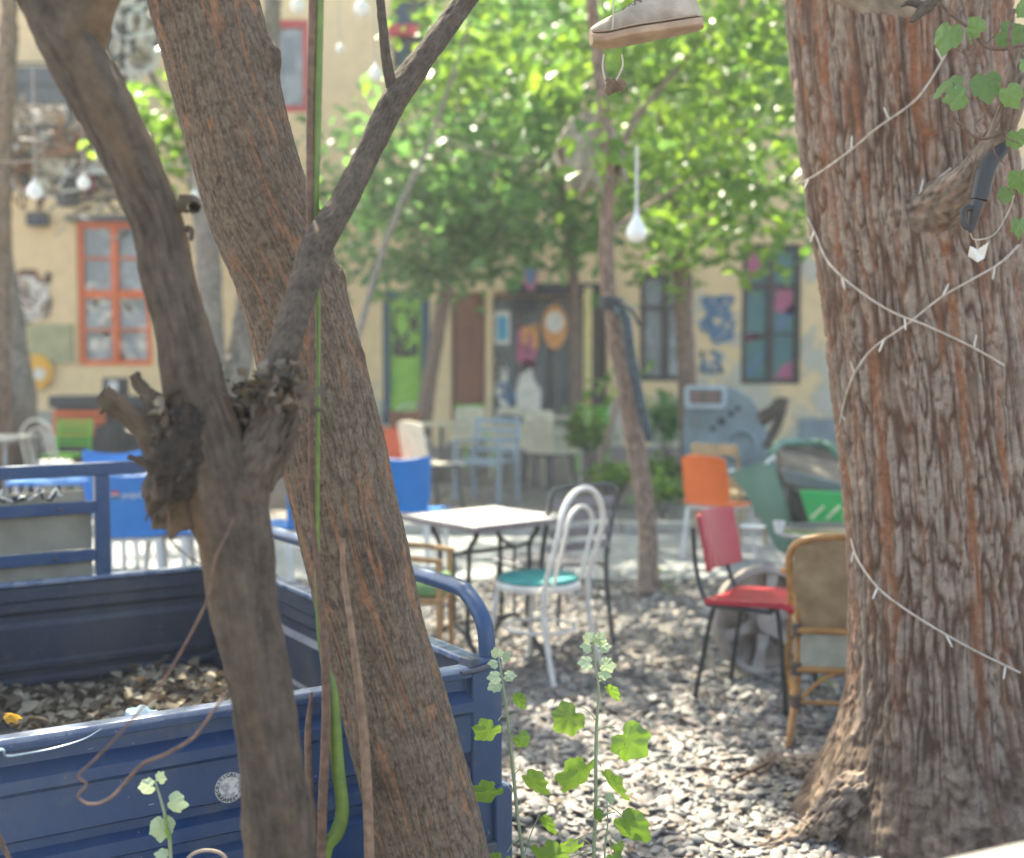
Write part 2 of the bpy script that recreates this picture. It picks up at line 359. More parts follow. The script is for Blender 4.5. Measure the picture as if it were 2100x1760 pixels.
# ---- building
def plaster():
    m = bpy.data.materials.new('peeling_plaster'); m.use_nodes = True; n = m.node_tree.nodes; l = m.node_tree.links; b = n["Principled BSDF"]; b.inputs["Roughness"].default_value = .9
    tc = n.new("ShaderNodeTexCoord"); sx = n.new("ShaderNodeSeparateXYZ"); l.new(tc.outputs["Object"], sx.inputs[0])
    no = n.new("ShaderNodeTexNoise"); no.inputs["Scale"].default_value = 1.1; no.inputs["Detail"].default_value = 9; no.inputs["Roughness"].default_value = .62; l.new(tc.outputs["Object"], no.inputs["Vector"])
    a = n.new("ShaderNodeMath"); a.operation = 'MULTIPLY_ADD'; l.new(sx.outputs["X"], a.inputs[0]); a.inputs[1].default_value = .018; l.new(no.outputs["Fac"], a.inputs[2])
    z = n.new("ShaderNodeMath"); z.operation = 'MULTIPLY_ADD'; l.new(sx.outputs["Z"], z.inputs[0]); z.inputs[1].default_value = -.055; l.new(a.outputs[0], z.inputs[2])
    cr = n.new("ShaderNodeValToRGB"); l.new(z.outputs[0], cr.inputs[0]); e = cr.color_ramp.elements
    e[0].position = .47; e[0].color = lin((226, 194, 144)); e[1].position = .52; e[1].color = lin((186, 176, 150)); x = e.new(.6); x.color = lin((190, 182, 162))
    n2 = n.new("ShaderNodeTexNoise"); n2.inputs["Scale"].default_value = 4; n2.inputs["Detail"].default_value = 8; l.new(tc.outputs["Object"], n2.inputs["Vector"])
    hs = n.new("ShaderNodeHueSaturation"); mr = n.new("ShaderNodeMapRange"); l.new(n2.outputs["Fac"], mr.inputs[0]); mr.inputs[3].default_value = .8; mr.inputs[4].default_value = 1.18
    l.new(mr.outputs[0], hs.inputs["Value"]); l.new(cr.outputs[0], hs.inputs["Color"]); l.new(hs.outputs[0], b.inputs["Base Color"])
    bp = n.new("ShaderNodeBump"); bp.inputs["Distance"].default_value = .02; l.new(z.outputs[0], bp.inputs["Height"]); l.new(bp.outputs[0], b.inputs["Normal"]); return m
M['plaster'] = plaster()
M['orange'] = mat('orange_paint', (228, 104, 22), (214, 92, 20), 9, .5)
M['glass'] = mat('dusty_glass', (112, 116, 112), (150, 152, 148), 3, .25, spec=.7, thr=(.45, .6))
M['darkwood'] = mat('dark_wood', (66, 58, 50), (84, 72, 62), 8, .7)
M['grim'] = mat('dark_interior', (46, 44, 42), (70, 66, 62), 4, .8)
M['lime'] = mat('lime_paint', (126, 178, 58), (146, 194, 62), 4, .6)
M['teal'] = mat('teal_paint', (34, 70, 88), (44, 84, 96), 6, .6)
M['brown'] = mat('brown_paint', (132, 80, 50), (112, 66, 42), 5, .6, stretch=(1, 1, .3))
M['greydoor'] = mat('grey_door_paint', (98, 98, 92), (84, 84, 80), 5, .7, stretch=(1, 1, .3))
M['red'] = mat('red_paint', (196, 44, 48), (180, 36, 42), 9, .5)
M['cream'] = mat('cream', (226, 216, 196), (206, 196, 176), 9, .7)
M['metal_dark'] = mat('dark_metal', (58, 62, 64), (78, 80, 82), 12, .5, metal=.3)
M['white'] = mat('white_paint', (226, 222, 214), (206, 200, 190), 14, .45, bump=.0006, bsc=80)
M['black'] = mat('black_plastic', (32, 33, 35), (44, 45, 47), 10, .5)
M['yellow'] = mat('yellow_paint', (232, 170, 32), (220, 156, 30), 9, .5)
M['blueg'] = mat('blue_spray', (78, 108, 132), (98, 124, 144), 9, .7)
M['poster_teal'] = mat('poster_teal', (70, 160, 166), (80, 140, 176), 12, .6)
M['poster_orange'] = mat('poster_orange', (214, 132, 72), (222, 160, 92), 12, .6)
M['pink'] = mat('pink_paint', (184, 88, 108), (172, 96, 120), 10, .6)
M['tealpane'] = mat('teal_pane', (74, 120, 106), (66, 108, 112), 5, .45)
M['balc'] = mat('balcony_stone', (176, 160, 134), (150, 138, 118), 5, .9)
def wx(px): return at(px, 700, WY).x
def wz(py): return at(1050, py, WY).z
bld = thing('courtyard_building', 'old yellow plastered house with peeling walls closing the far side of the courtyard', 'building', (0, WY, 0))
openings = {  # px0, py0, px1, py1
 'orange': (160, 455, 312, 750), 'green': (785, 596, 882, 870), 'brown': (925, 598, 996, 868), 'grey': (1010, 600, 1245, 872),
 'mid': (1312, 560, 1420, 782), 'painted': (1520, 500, 1642, 788), 'red': (560, 40, 640, 230), 'upper': (808, -10, 884, 150)}
op = {k: (wx(a), wz(d), wx(c), wz(b_)) for k, (a, b_, c, d) in openings.items()}
xs = sorted({-14, 14}|{v for o in op.values() for v in (o[0], o[2])}); zs = sorted({-.3, 11.5}|{v for o in op.values() for v in (o[1], o[3])})
wb = MB()
for a, b_ in zip(xs[:-1], xs[1:]):
    for c, d in zip(zs[:-1], zs[1:]):
        mx, mz = (a+b_)/2, (c+d)/2
        if any(o[0] < mx < o[2] and o[1] < mz < o[3] for o in op.values()): continue
        wb.add([(a, WY, c), (b_, WY, c), (b_, WY, d), (a, WY, d)], [(0, 1, 2, 3)])
for o in op.values():
    x0, z0, x1, z1 = o; D = WY+.28
    wb.add([(x0, WY, z0), (x1, WY, z0), (x1, D, z0), (x0, D, z0), (x0, WY, z1), (x1, WY, z1), (x1, D, z1), (x0, D, z1)], [(0, 1, 2, 3), (4, 7, 6, 5), (0, 3, 7, 4), (1, 5, 6, 2), (3, 2, 6, 7)])
wb.add([(-14, WY, 11.5), (14, WY, 11.5), (14, WY+9, 11.5), (-14, WY+9, 11.5), (-14, WY, -.3), (14, WY, -.3), (14, WY+9, -.3), (-14, WY+9, -.3)], [(0, 1, 2, 3), (4, 0, 3, 7), (5, 6, 2, 1), (7, 3, 2, 6)])
wb.build('wall', M['plaster'], bld, smooth=False, world=True)
rb = MB(); rb.box((0, WY+4, 11.75), (28.6, 9.6, .5)); rb.build('roof', M['brown'], bld, world=True)
def rect(mb, x0, z0, x1, z1, y, t=.05, m=0): mb.box(((x0+x1)/2, y, (z0+z1)/2), (x1-x0, t, z1-z0), m=m)
def window(key, fm, pm, nx_=2, rows=(.5,), fw=.09, name='window', extra=None, y=WY+.1, lab=None):
    x0, z0, x1, z1 = op[key]; mb = MB()
    rect(mb, x0+.002, z0+.002, x0+fw, z1-.002, y, .12); rect(mb, x1-fw, z0+.002, x1-.002, z1-.002, y, .12)
    rect(mb, x0+fw, z0+.002, x1-fw, z0+fw, y, .12); rect(mb, x0+fw, z1-fw, x1-fw, z1-.002, y, .12)
    for i in range(1, nx_):
        c = x0+(x1-x0)*i/nx_; rect(mb, c-fw*.6, z0+fw, c+fw*.6, z1-fw, y-.01, .11)
    for r_, th in rows:
        c = z0+(z1-z0)*r_
        for i in range(nx_):
            a = x0+(x1-x0)*i/nx_+fw*.6; b2 = x0+(x1-x0)*(i+1)/nx_-fw*.6; rect(mb, max(a, x0+fw), c-th, min(b2, x1-fw), c+th, y, .09)
    wnd = mb.build(name, fm, bld, world=True, bevel=.008)
    if lab: wnd['label'] = lab
    pb = MB(); rect(pb, x0+fw*.5, z0+fw*.5, x1-fw*.5, z1-fw*.5, y+.03, .02); pb.build('pane', pm, wnd, world=True)
    if extra: extra(wnd, x0, z0, x1, z1, y)
    return wnd
def curtain_bits(wnd, x0, z0, x1, z1, y):
    mb = MB(); r = random.Random(3)
    for k in range(26):
        cx = r.uniform(x0+.15, x1-.15); cz = r.uniform(z0+.1, z0+(z1-z0)*.55); s = r.uniform(.04, .13)
        mb.poly([(cx+s*math.cos(a)*r.uniform(.6, 1.2), y+.012, cz+s*math.sin(a)*r.uniform(.6, 1.2)) for a in np.linspace(0, 5.6, 8)], (0, .004, 0))
    mb.build('curtain_pattern', M['cream'], wnd, world=True, smooth=False)
window('orange', M['orange'], M['glass'], 2, ((.5, .07), (.25, .02), (.75, .02)), .1, extra=curtain_bits, lab='orange framed window')
window('red', M['red'], M['glass'], 1, (), .12, lab='red framed upper window')
window('upper', M['darkwood'], M['teal'], 2, ((.6, .04),), .09, lab='dark upper window')
def paints(wnd, x0, z0, x1, z1, y):
    W = x1-x0; H = z1-z0
    for nm, mm, polys in (('painted_patch', M['pink'], [[(.56, .02), (.9, .02), (.9, .17), (.72, .13)], [(.58, .52), (.9, .5), (.88, .69), (.6, .69)], [(.08, .74), (.4, .76), (.36, .95), (.1, .96)], [(.1, .3), (.28, .36), (.42, .33), (.1, .36)]]),
                          ('painted_stripe', M['blueg'], [[(.6, .36), (.9, .5), (.9, .6), (.6, .44)], [(.1, .08), (.3, .2), (.42, .27), (.42, .2), (.2, .06)]])):
        for p in polys: mb = MB(); mb.poly([(x0+a*W, y+.014, z0+c*H) for a, c in p], (0, .004, 0)); mb.build(nm, mm, wnd, world=True, smooth=False)
window('painted', M['darkwood'], M['tealpane'], 2, ((.7, .05), (.36, .018)), .1, extra=paints, lab='dark framed window with pink and teal painted panes')
window('mid', M['darkwood'], M['glass'], 2, ((.68, .04),), .1, lab='small dark framed window half hidden by leaves')
lb = MB(); rect(lb, wx(146), wz(455)+.003, wx(330), wz(443), WY-.08, .2); lb.build('lintel', M['metal_dark'], bld, world=True)
lb = MB(); rect(lb, wx(800), wz(76), wx(892), wz(56), WY-.07, .2); lb.build('window_box', M['red'], bld, world=True)
# doors
def strokes(name, m, parent, x0, z0, x1, z1, n, y, th, seed):
    r = random.Random(seed); mb = MB()
    for k in range(n):
        p = [np.array((r.uniform(x0, x1), y, r.uniform(z0, z1)))]
        for q in range(3): p.append(p[-1]+np.array((r.uniform(-.28, .28), 0, r.uniform(-.4, .4))))
        p = [np.array((min(max(a[0], x0), x1), y, min(max(a[2], z0), z1))) for a in p]
        P = catmull(p, 5)
        mb.tube(P, [th*.6, th, th*.7], 5, 0, flat=1)
    o = mb.build(name, m, parent, world=False); return o
x0, z0, x1, z1 = op['green']; y = WY+.08
mb = MB(); rect(mb, x0+.002, z0, x0+.12, z1, y-.03, .12); rect(mb, x1-.16, z0, x1-.002, z1, y-.03, .12); rect(mb, x0+.12, z1-.12, x1-.16, z1-.002, y-.03, .12); mb.build('door_frame', M['teal'], bld, world=True)
mb = MB(); rect(mb, x0+.12, z0, x1-.16, z1-.12, y, .05)
for c in (.2, .55): rect(mb, x0+.2, z0+(z1-z0)*c, x1-.24, z0+(z1-z0)*(c+.25), y-.03, .012)
dg = mb.build('door', M['lime'], bld, world=True, bevel=.01, label='lime green door with black spray lettering')
def flat_strokes(name, m, parent, x0, z0, x1, z1, n, y, th, seed):
    r = random.Random(seed); mb = MB()
    for k in range(n):
        p = [np.array((r.uniform(x0, x1), y, r.uniform(z0, z1)))]
        for q in range(3): p.append(p[-1]+np.array((r.uniform(-.3, .3), 0, r.uniform(-.4, .4))))
        p = [np.array((min(max(a[0], x0), x1), y-.0006*k, min(max(a[2], z0), z1))) for a in p]; P = catmull(p, 5)
        T = np.gradient(P, axis=0); T /= np.maximum(np.linalg.norm(T, axis=1, keepdims=True), 1e-6); N = np.stack([-T[:, 2], T[:, 1]*0, T[:, 0]], 1)
        Lx = P+N*th; Rx = P-N*th
        for a in range(len(P)-1): mb.add([Lx[a], Lx[a+1], Rx[a+1], Rx[a]], [(0, 1, 2, 3)])
    return mb.build(name, m, parent, world=True, smooth=False)
flat_strokes('spray_lettering', M['grim'], dg, x0+.2, z0+(z1-z0)*.52, x1-.25, z0+(z1-z0)*.85, 12, y-.045, .022, 4)
x0, z0, x1, z1 = op['brown']; mb = MB(); rect(mb, x0+.03, z0, x1-.03, z1-.03, y, .06)
for c in (.06, .38, .7): rect(mb, x0+.12, z0+(z1-z0)*c, x1-.12, z0+(z1-z0)*(c+.24), y-.036, .012)
db = mb.build('door', M['brown'], bld, world=True, bevel=.01, label='narrow panelled brown door')
mb = MB(); mb.tube([(x0+.08, y-.1, z0+1.1), (x0+.18, y-.1, z0+1.1)], .012, 6); mb.build('handle', M['metal_dark'], db, world=True)
x0, z0, x1, z1 = op['grey']; W = (x1-x0)
for k in range(4):
    a = x0+W*k/4+.02; c = x0+W*(k+1)/4-.02; mb = MB(); rect(mb, a, z0, c, z1-.1, y+(.02 if k % 2 else 0), .06)
    rect(mb, a+.07, z0+.2, c-.07, z0+1.1, y-.03, .02); d_ = mb.build('door', M['greydoor'] if k != 3 else M['darkwood'], bld, world=True, bevel=.008, label=['grey door leaf with a teal poster', 'grey door leaf with a pink figure poster', 'grey door leaf with an orange and white poster', 'dark wooden door leaf'][k])
    if k == 0:
        pb = MB(); rect(pb, wx(1014), wz(706), wx(1046), wz(638), y-.05, .006); po = pb.build('poster', M['cream'], d_, world=True, smooth=False)
        pb = MB(); rect(pb, wx(1019), wz(698), wx(1041), wz(648), y-.056, .004); pb.build('picture', M['poster_teal'], po, world=True, smooth=False)
        flat_strokes('paint_splash', M['cream'], d_, wx(1022), wz(850), wx(1050), wz(735), 7, y-.05, .05, 9); flat_strokes('paint_stroke', M['blueg'], d_, wx(1022), wz(860), wx(1052), wz(790), 4, y-.062, .05, 19)
    if k == 1:
        flat_strokes('painted_figure', M['pink'], d_, wx(1068), wz(745), wx(1098), wz(670), 5, y-.05, .06, 12)
        flat_strokes('painted_highlight', M['poster_orange'], d_, wx(1075), wz(715), wx(1098), wz(670), 3, y-.062, .05, 32)
        pb = MB(); pb.poly([(wx(a_), y-.05, wz(b_)) for a_, b_ in ((1060, 855), (1058, 800), (1066, 770), (1090, 755), (1096, 780), (1110, 800), (1108, 855))], (0, .006, 0)); pb.build('torn_paper', M['cream'], d_, world=True, smooth=False)
    if k == 2:
        pb = MB(); pb.poly([(wx(1138+26*math.cos(a_)), y-.05, wz(668+44*math.sin(a_)*(1 if math.sin(a_) < 0 else 1.1))) for a_ in np.linspace(0, 6.0, 20)], (0, .008, 0)); po = pb.build('shield_poster', M['poster_orange'], d_, world=True, smooth=False)
        pb = MB(); pb.poly([(wx(1138+19*math.cos(a_)), y-.06, wz(660+22*math.sin(a_))) for a_ in np.linspace(0, 6.0, 16)], (0, .006, 0)); pb.build('white_face', M['cream'], po, world=True, smooth=False)
mb = MB(); rect(mb, wx(1040), wz(606), wx(1250), wz(582), WY-.08, .2); rect(mb, wx(1052), wz(640), wx(1100), wz(610), WY-.03, .05); mb.build('beam', M['black'], bld, world=True)
mb = MB(); rect(mb, wx(1196), wz(905), wx(1213), wz(590), WY-.14, .1); mb.build('post', M['yellow'] if 0 else mat('pale_yellow_post', (222, 200, 130), (200, 180, 120), 6, .7), bld, world=True)
mb = MB(); rect(mb, wx(1180), wz(815), wx(1230), wz(800), WY-.2, .3); mb.build('shelf', M['darkwood'], bld, world=True)
flat_strokes('graffiti', M['blueg'], bld, wx(1438), wz(700), wx(1504), wz(612), 11, WY-.01, .038, 6)
flat_strokes('graffiti', M['blueg'], bld, wx(1440), wz(762), wx(1480), wz(718), 7, WY-.01, .032, 7)
flat_strokes('graffiti', M['brown'], bld, wx(40), wz(660), wx(104), wz(560), 14, WY-.01, .05, 16)
flat_strokes('graffiti', M['cream'], bld, wx(45), wz(655), wx(100), wz(570), 16, WY-.024, .022, 17)
mb = MB(); rect(mb, wx(60), wz(745), wx(150), wz(665), WY-.03, .05); mb.build('notice_board', mat('olive_board', (150, 146, 104), (176, 168, 122), 4, .8), bld, world=True)
mb = MB(); rect(mb, wx(1640), wz(970), wx(1760), wz(858), WY-.02, .03); mb.build('wall_patch', mat('grey_cement', (140, 146, 146), (124, 130, 130), 3, .9), bld, world=True, smooth=False)
mb = MB(); rect(mb, -13.9, 0, wx(782), wz(842), WY-.03, .05); mb.build('plinth', mat('pale_plinth', (170, 160, 142), (150, 142, 126), 3, .9), bld, world=True, smooth=False)
mb = MB()
for k in range(9): rect(mb, wx(258), wz(92-k*14), wx(378), wz(84-k*14), WY-.06, .05)
rect(mb, wx(256), wz(96), wx(380), wz(-40), WY-.02, .03); mb.build('dark_slat_backing', M['metal_dark'], bld, world=True)  # dark slatted backing box added behind the pipe tangle
# balcony upper left
mb = MB(); mb.box((wx(95), WY-.55, wz(254)), (wx(290)-wx(-120), 1.1, .22))
for px in (20, 130, 220): mb.box((wx(px), WY-.4, wz(254)-.28), (.16, .8, .34))
bal = mb.build('balcony', M['balc'], bld, world=True, bevel=.01)
mb = MB(); zt, zb = wz(160), wz(243)
for z_ in (zt, (zt+zb)/2, zb+.04): mb.tube([(wx(-120), WY-1.05, z_), (wx(285), WY-1.05, z_)], .022, 6)
x = wx(-120)
while x < wx(285): mb.tube([(x, WY-1.05, zb), (x, WY-1.05, zt)], .011, 5); x += .11
mb.build('railing', M['metal_dark'], bal, world=True)
mb = MB(); x = wx(-100)
G = np.array([[(wx(-60)+i*.06, WY-1.0+.03*math.sin(i*1.1), zb+.08+(zt-zb-.12)*k/3) for k in range(4)] for i in range(40)]); mb.slab(G, .008); mb.build('railing_cloth', mat('grey_cloth', (96, 102, 106), (116, 120, 122), 5, .9), bal, world=True)
# wall-mounted speaker, round yellow sign, small table furniture by the wall
def boxthing(name, label, cat, px, py, Y, d, m, bevel=.01, **k):
    c = at(px, py, Y); mb = MB(); mb.box((0, 0, 0), d); return mb, c
c = at(77, 450, WY-.14); t = thing('wall_speaker', 'small black box speaker fixed high on the yellow wall left of the orange window', 'speaker', c)
mb = MB(); mb.box((0, 0, 0), (.34, .22, .24)); mb.build('cabinet', M['black'], t, bevel=.02)
mb = MB(); mb.lathe([(.08, 0), (.085, .01), (.05, .015), (.02, .005)], 20, (0, -.115, 0), rotm('X', R(90))); mb.build('speaker_cone', M['metal_dark'], t)
mb = MB(); mb.box((0, .125, 0), (.06, .03, .1)); mb.build('bracket', M['metal_dark'], t)
c = at(76, 762, WY-.08); t = thing('round_sign', 'round yellow sign on the wall below the painted figure', 'sign', c)
mb = MB(); mb.lathe([(.27, 0), (.28, .02), (.27, .04)], 32, (0, 0, 0), rotm('X', R(90)), sy=1.1); mb.build('disc', M['yellow'], t)
mb = MB(); mb.lathe([(.11, 0), (.11, .015)], 24, (.06, -.042, -.04), rotm('X', R(90))); mb.build('emblem', M['cream'], t)
# ------------------------------------------------------------------ the near trees
def P(px, py, Y): return tuple(at(px, py, Y))
bark_big = barkmat('furrowed_bark', (138, 122, 108), (68, 57, 49), (152, 98, 66), 34)
bark_lean = barkmat('fine_bark', (110, 96, 81), (68, 57, 48), (142, 104, 78), 60, bump=.0015)
bark_front = barkmat('dark_bark', (88, 78, 67), (62, 54, 47), (104, 84, 62), 26, bump=.0012)
bark_far = barkmat('far_bark', (140, 120, 106), (96, 80, 70), (150, 110, 88), 20)
bark_grey = barkmat('grey_bark', (142, 134, 126), (104, 97, 92), (140, 120, 104), 20)

# big furrowed tree on the right
YT = 4.0
big = thing('furrowed_tree', 'thick tree with deeply furrowed grey and orange bark wrapped in fairy light strings', 'tree', at(1960, 1706, YT))
def disp_big(A, U, Vv):
    c, s = np.cos(A), np.sin(A); r = .33
    wx_ = (fbm(c*2.2, s*2.2, Vv*1.6, 3, 21)-.5)*.22; wv = (fbm(c*3, s*3, Vv*2.2, 3, 22)-.5)*.35
    q = U*1.0+wx_*.45; q = np.arctan2(np.sin(A+wx_*.9), np.cos(A+wx_*.9))*r
    cx, sx_ = np.cos(q/r)*r, np.sin(q/r)*r
    k = 60
    def rid(a, sd, kk=1.0):
        n_ = noise(cx*k*kk, sx_*k*kk, (Vv+wv)*6.5*kk, sd); return 1-np.abs(2*n_-1)
    r1 = rid(1, 31); r2 = rid(1, 35, 1.9)
    cross = 1-np.abs(2*noise(cx*14, sx_*14, Vv*16, 41)-1)
    crack = np.clip((np.maximum(r1, .9*r2)-.66)/.34, 0, 1)
    ridge = 1-crack
    low = .75/(1+np.exp((Vv-.40)*10))                       # knobbly root bark at the foot
    knob = .45*fbm(c*6, s*6, Vv*11, 3, 51)+.55*fbm(c*17, s*17, Vv*42, 3, 53)
    ridge = ridge*(1-.15*cross)
    off = (ridge-.6)*.016*(1-low)+low*(knob-.5)*.05+(fbm(c*1.5, s*1.5, Vv*.9, 3, 61)-.5)*.07+(fbm(c*12, s*12, Vv*30, 3, 71)-.5)*.010
    ridge = ridge*(1-low)+low*np.clip((knob-.5)*2.4+.38, 0, .8)
    wmask = np.clip((fbm(c*11, s*11, Vv*.7, 3, 81)-.5)/.12, 0, 1)*(1-low)
    warm = np.clip(crack*1.5-.05, 0, 1)*.15+wmask*np.clip(1.2-ridge*.95, .1, 1)*.52
    foot = 1/(1+np.exp((Vv-.62)*9)); return off, ridge*(1-.3*foot), np.clip(warm*(1-.8*foot), 0, .9)
def root_big(A, Vv):
    fl = np.exp(-Vv/.19); lob = .5+.5*np.cos(3*A+.2+.8*np.sin(A)); return 1+fl*(.45+.55*lob)+.38*np.exp(-Vv/.24)*(np.cos(A)*.5+.5)
bc = [(1985, 1730), (1965, 1600), (1955, 1400), (1948, 1200), (1935, 1000), (1918, 800), (1898, 600), (1872, 400), (1852, 200), (1840, 0), (1832, -200), (1790, -420), (1740, -700)]
path = [P(x, y, YT) for x, y in bc]; path[0] = (path[0][0], YT, -.08)
trunk('trunk', path, [.36, .355, .325, .325, .325, .322, .32, .325, .33, .34, .335, .3, .25], bark_big, big, 420, 760, disp_big, root_big, sm=8)
# roots snaking over the ground
for k, (pts, r0) in enumerate([([P(1850, 1560, 3.95), P(1740, 1640, 3.85), tuple(gr(1650, 1722, .0)), tuple(gr(1560, 1752, -.02)), tuple(gr(1450, 1775, -.05))], .085),
                               ([P(1800, 1560, 4.2), tuple(gr(1680, 1580, .05)), tuple(gr(1570, 1572, -.01)), tuple(gr(1510, 1590, -.04))], .07)]):
    trunk('root', pts, [r0, r0*.8, r0*.55, r0*.4, r0*.25][:len(pts)], bark_big, big, 140, 300, lambda A, U, Vv: ((fbm(np.cos(A)*3, np.sin(A)*3, Vv*12, 3, 90)-.5)*.04+(fbm(np.cos(A)*5, np.sin(A)*5, Vv*45, 4, 95)-.5)*.022, np.clip(fbm(np.cos(A)*5, np.sin(A)*5, Vv*45, 4, 95)*2-.5, 0, 1), 0*A))
def simple_disp(amp, fr, sd): return lambda A, U, Vv: ((fbm(np.cos(A)*2, np.sin(A)*2, Vv*fr, 4, sd)-.5)*amp, np.clip(fbm(np.cos(A)*6, np.sin(A)*6, Vv*fr*3, 3, sd+3)*1.4-.2, 0, 1), np.clip(noise(np.cos(A)*3, np.sin(A)*3, Vv*8, sd+5)-.6, 0, 1))
def surf(px, py, off=.036):
    """point on the near face of the big trunk behind pixel (px,py)"""
    ys = [b_ for a, b_ in bc][::-1]; cxp = np.interp(py, ys, [a for a, b_ in bc][::-1]); c = at(cxp, py, YT); r = .335
    dx = at(px, py, YT-.25).x-c.x; dx = max(-r*.999, min(r*.999, dx)); Yv = YT-math.sqrt(r*r-dx*dx)-off; return np.array(at(px, py, Yv))
# stub branch on big trunk + limb swelling at the top
s0 = surf(1900, 440, -.12); trunk('branch', [s0, surf(1935, 415, -.01), at(1985, 365, 3.5), at(2040, 290, 3.4), at(2080, 200, 3.38), at(2110, 60, 3.4)], [.12, .075, .042, .036, .032, .03], bark_big, big, 40, 90, simple_disp(.015, 9, 12))
s0 = surf(1740, 60, -.2); trunk('branch', [at(1990, 200, 3.98), at(1930, 90, 3.90), at(1850, -20, 3.84), at(1740, -160, 3.8), at(1560, -400, 3.8)], [.10, .17, .19, .18, .14], barkmat('smooth_limb_bark', (150, 138, 120), (112, 100, 90), (150, 110, 80), 26), big, 80, 140, simple_disp(.05, 5, 14))

# leaning tree
YL = 2.6
lean = thing('leaning_tree', 'leaning brown tree with fine bark standing sharp behind the dark forked trunk', 'tree', tuple(gr(960, 2290)))
def disp_lean(A, U, Vv):
    c, s = np.cos(A)*.11, np.sin(A)*.11
    tw = A+.35*Vv; c2, s2 = np.cos(tw)*.11, np.sin(tw)*.11
    w1 = (fbm(c2*14, s2*14, Vv*5, 3, 3)-.5)
    k = 75; n1 = noise(c2*k+w1*2.2, s2*k+w1*1.5, Vv*4.0, 11); r1 = 1-np.abs(2*n1-1)
    k = 190; n2 = noise(c2*k+w1*3, s2*k, Vv*20, 13); r2 = 1-np.abs(2*n2-1)
    crack = np.clip((r1-.88)/.12, 0, 1)*np.clip((noise(c2*22, s2*22, Vv*4, 15)-.25)*3, 0, 1); fine = np.clip((r2-.7)/.3, 0, 1)
    ridge = np.clip(.72-.38*fine-.1*crack+(fbm(c*260, s*260, Vv*150, 2, 17)-.5)*.75, 0, 1)
    off = -.0022*fine-.0030*crack+(fbm(c*6, s*6, Vv*2.4, 3, 19)-.5)*.028+(noise(c*160, s*160, Vv*95, 23)-.5)*.0022
    for a0, v0, h, wa, wv in ((3.0, 2.27, .016, .4, .035), (2.9, 1.90, .012, .35, .03), (3.0, 1.785, .009, .3, .025), (2.9, 1.62, .006, .3, .03), (.8, 2.42, .010, .4, .07), (2.2, 1.2, .008, .5, .06), (1.2, .75, .008, .5, .05)):
        g_ = np.exp(-((A-a0)/wa)**2-((Vv-v0)/wv)**2); off = off+h*g_*(.6+1.2*fbm(c*70, s*70, Vv*60, 3, 27)); ridge = ridge*(1-.5*g_)
    return off, ridge, np.clip(crack*1.1, 0, .85)
lp = [(960, 2290, YL), (885, 1760, YL), (808, 1450, YL), (757, 1250, YL), (712, 1060, YL), (668, 850, YL), (632, 700, YL), (588, 560, YL), (524, 400, YL), (470, 200, YL), (420, 0, YL), (370, -200, YL+.02), (300, -500, YL+.1), (260, -800, YL+.2)]
path = [P(*q) for q in lp]; path[0] = (path[0][0], YL, -.05)
trunk('trunk', path, [.15, .122, .118, .114, .116, .115, .112, .112, .118, .115, .112, .11, .1, .09], bark_lean, lean, 460, 1500, disp_lean, sm=6)
def surfL(px, py, off=.0):
    ys = [q[1] for q in lp][::-1]; cxp = np.interp(py, ys, [q[0] for q in lp][::-1]); c = at(cxp, py, YL); r = .116
    dx = (at(px, py, YL-.09).x-c.x)*math.cos(.3); dx = max(-r*.999, min(r*.999, dx)); return np.array(at(px, py, YL-math.sqrt(r*r-dx*dx)-off))
# scars, knots and bark flakes on the leaning trunk
kb = [(590, 185, .024, .02, .05), (705, 545, .020, .012, .035), (740, 650, .014, .012, .03), (385, 60, .03, .03, .07), (655, 470, .02, .02, .04)]
for px, py, r0, dep, ln in []:
    c = surfL(px, py, -.012); mb = MB(); n_ = 18; Vs = []
    mb.lathe([(r0*.2, -.8), (r0*.8, -.6), (r0, 0), (r0*.75, .6), (r0*.2, .95)], n_, (0, 0, 0)); v = np.array(mb.v); v[:, 2] *= ln
    v = v*(1+(fbm(v[:, 0]*90, v[:, 1]*90, v[:, 2]*60, 3, 7)[:, None]-.5)*.7); v = v @ rotm('Y', -.3).T+c
    np_mesh('knot', v, mb.f, bark_lean, lean, True, {'ridge': fbm(v[:, 0]*120, v[:, 1]*120, v[:, 2]*80, 3, 9), 'warm': np.zeros(len(v))}, world=True)

# dark forked tree in front
YF = 2.0
front = thing('forked_tree', 'dark slim forked tree with a ragged hollow full of dead leaves nearest the camera', 'tree', tuple(gr(620, 2500)))
def disp_front(A, U, Vv):
    c, s = np.cos(A)*.055, np.sin(A)*.055
    n1 = fbm(c*30, s*30, Vv*5, 4, 2); n2 = fbm(c*160, s*160, Vv*26, 3, 4)
    return (n1-.5)*.030+(n2-.5)*.003, np.clip(n2*.9+.05+.5*(n1-.5), 0, 1), np.clip((fbm(c*20, s*20, Vv*3, 3, 6)-.5)*2.5+np.clip(.9-Vv, 0, 1)*.5, 0, .8)
fp = [(620, 2500, YF), (578, 1760, YF), (560, 1600, YF), (528, 1400, YF), (502, 1250, YF), (484, 1110, YF), (462, 1010, YF), (432, 900, YF), (398, 800, YF), (378, 700, YF), (345, 560, YF), (322, 450, YF), (278, 350, YF), (222, 240, YF), (155, 110, YF), (115, 20, YF), (40, -140, YF), (-60, -500, 2.1)]
path = [P(*q) for q in fp]; path[0] = (path[0][0], YF, -.03)
s_ = YF/FPX
trunk('trunk', path, [r*s_ for r in (80, 70, 66, 66, 66, 72, 84, 68, 62, 58, 51, 50, 54, 56, 60, 60, 58, 50)], bark_front, front, 150, 900, disp_front, sm=6)
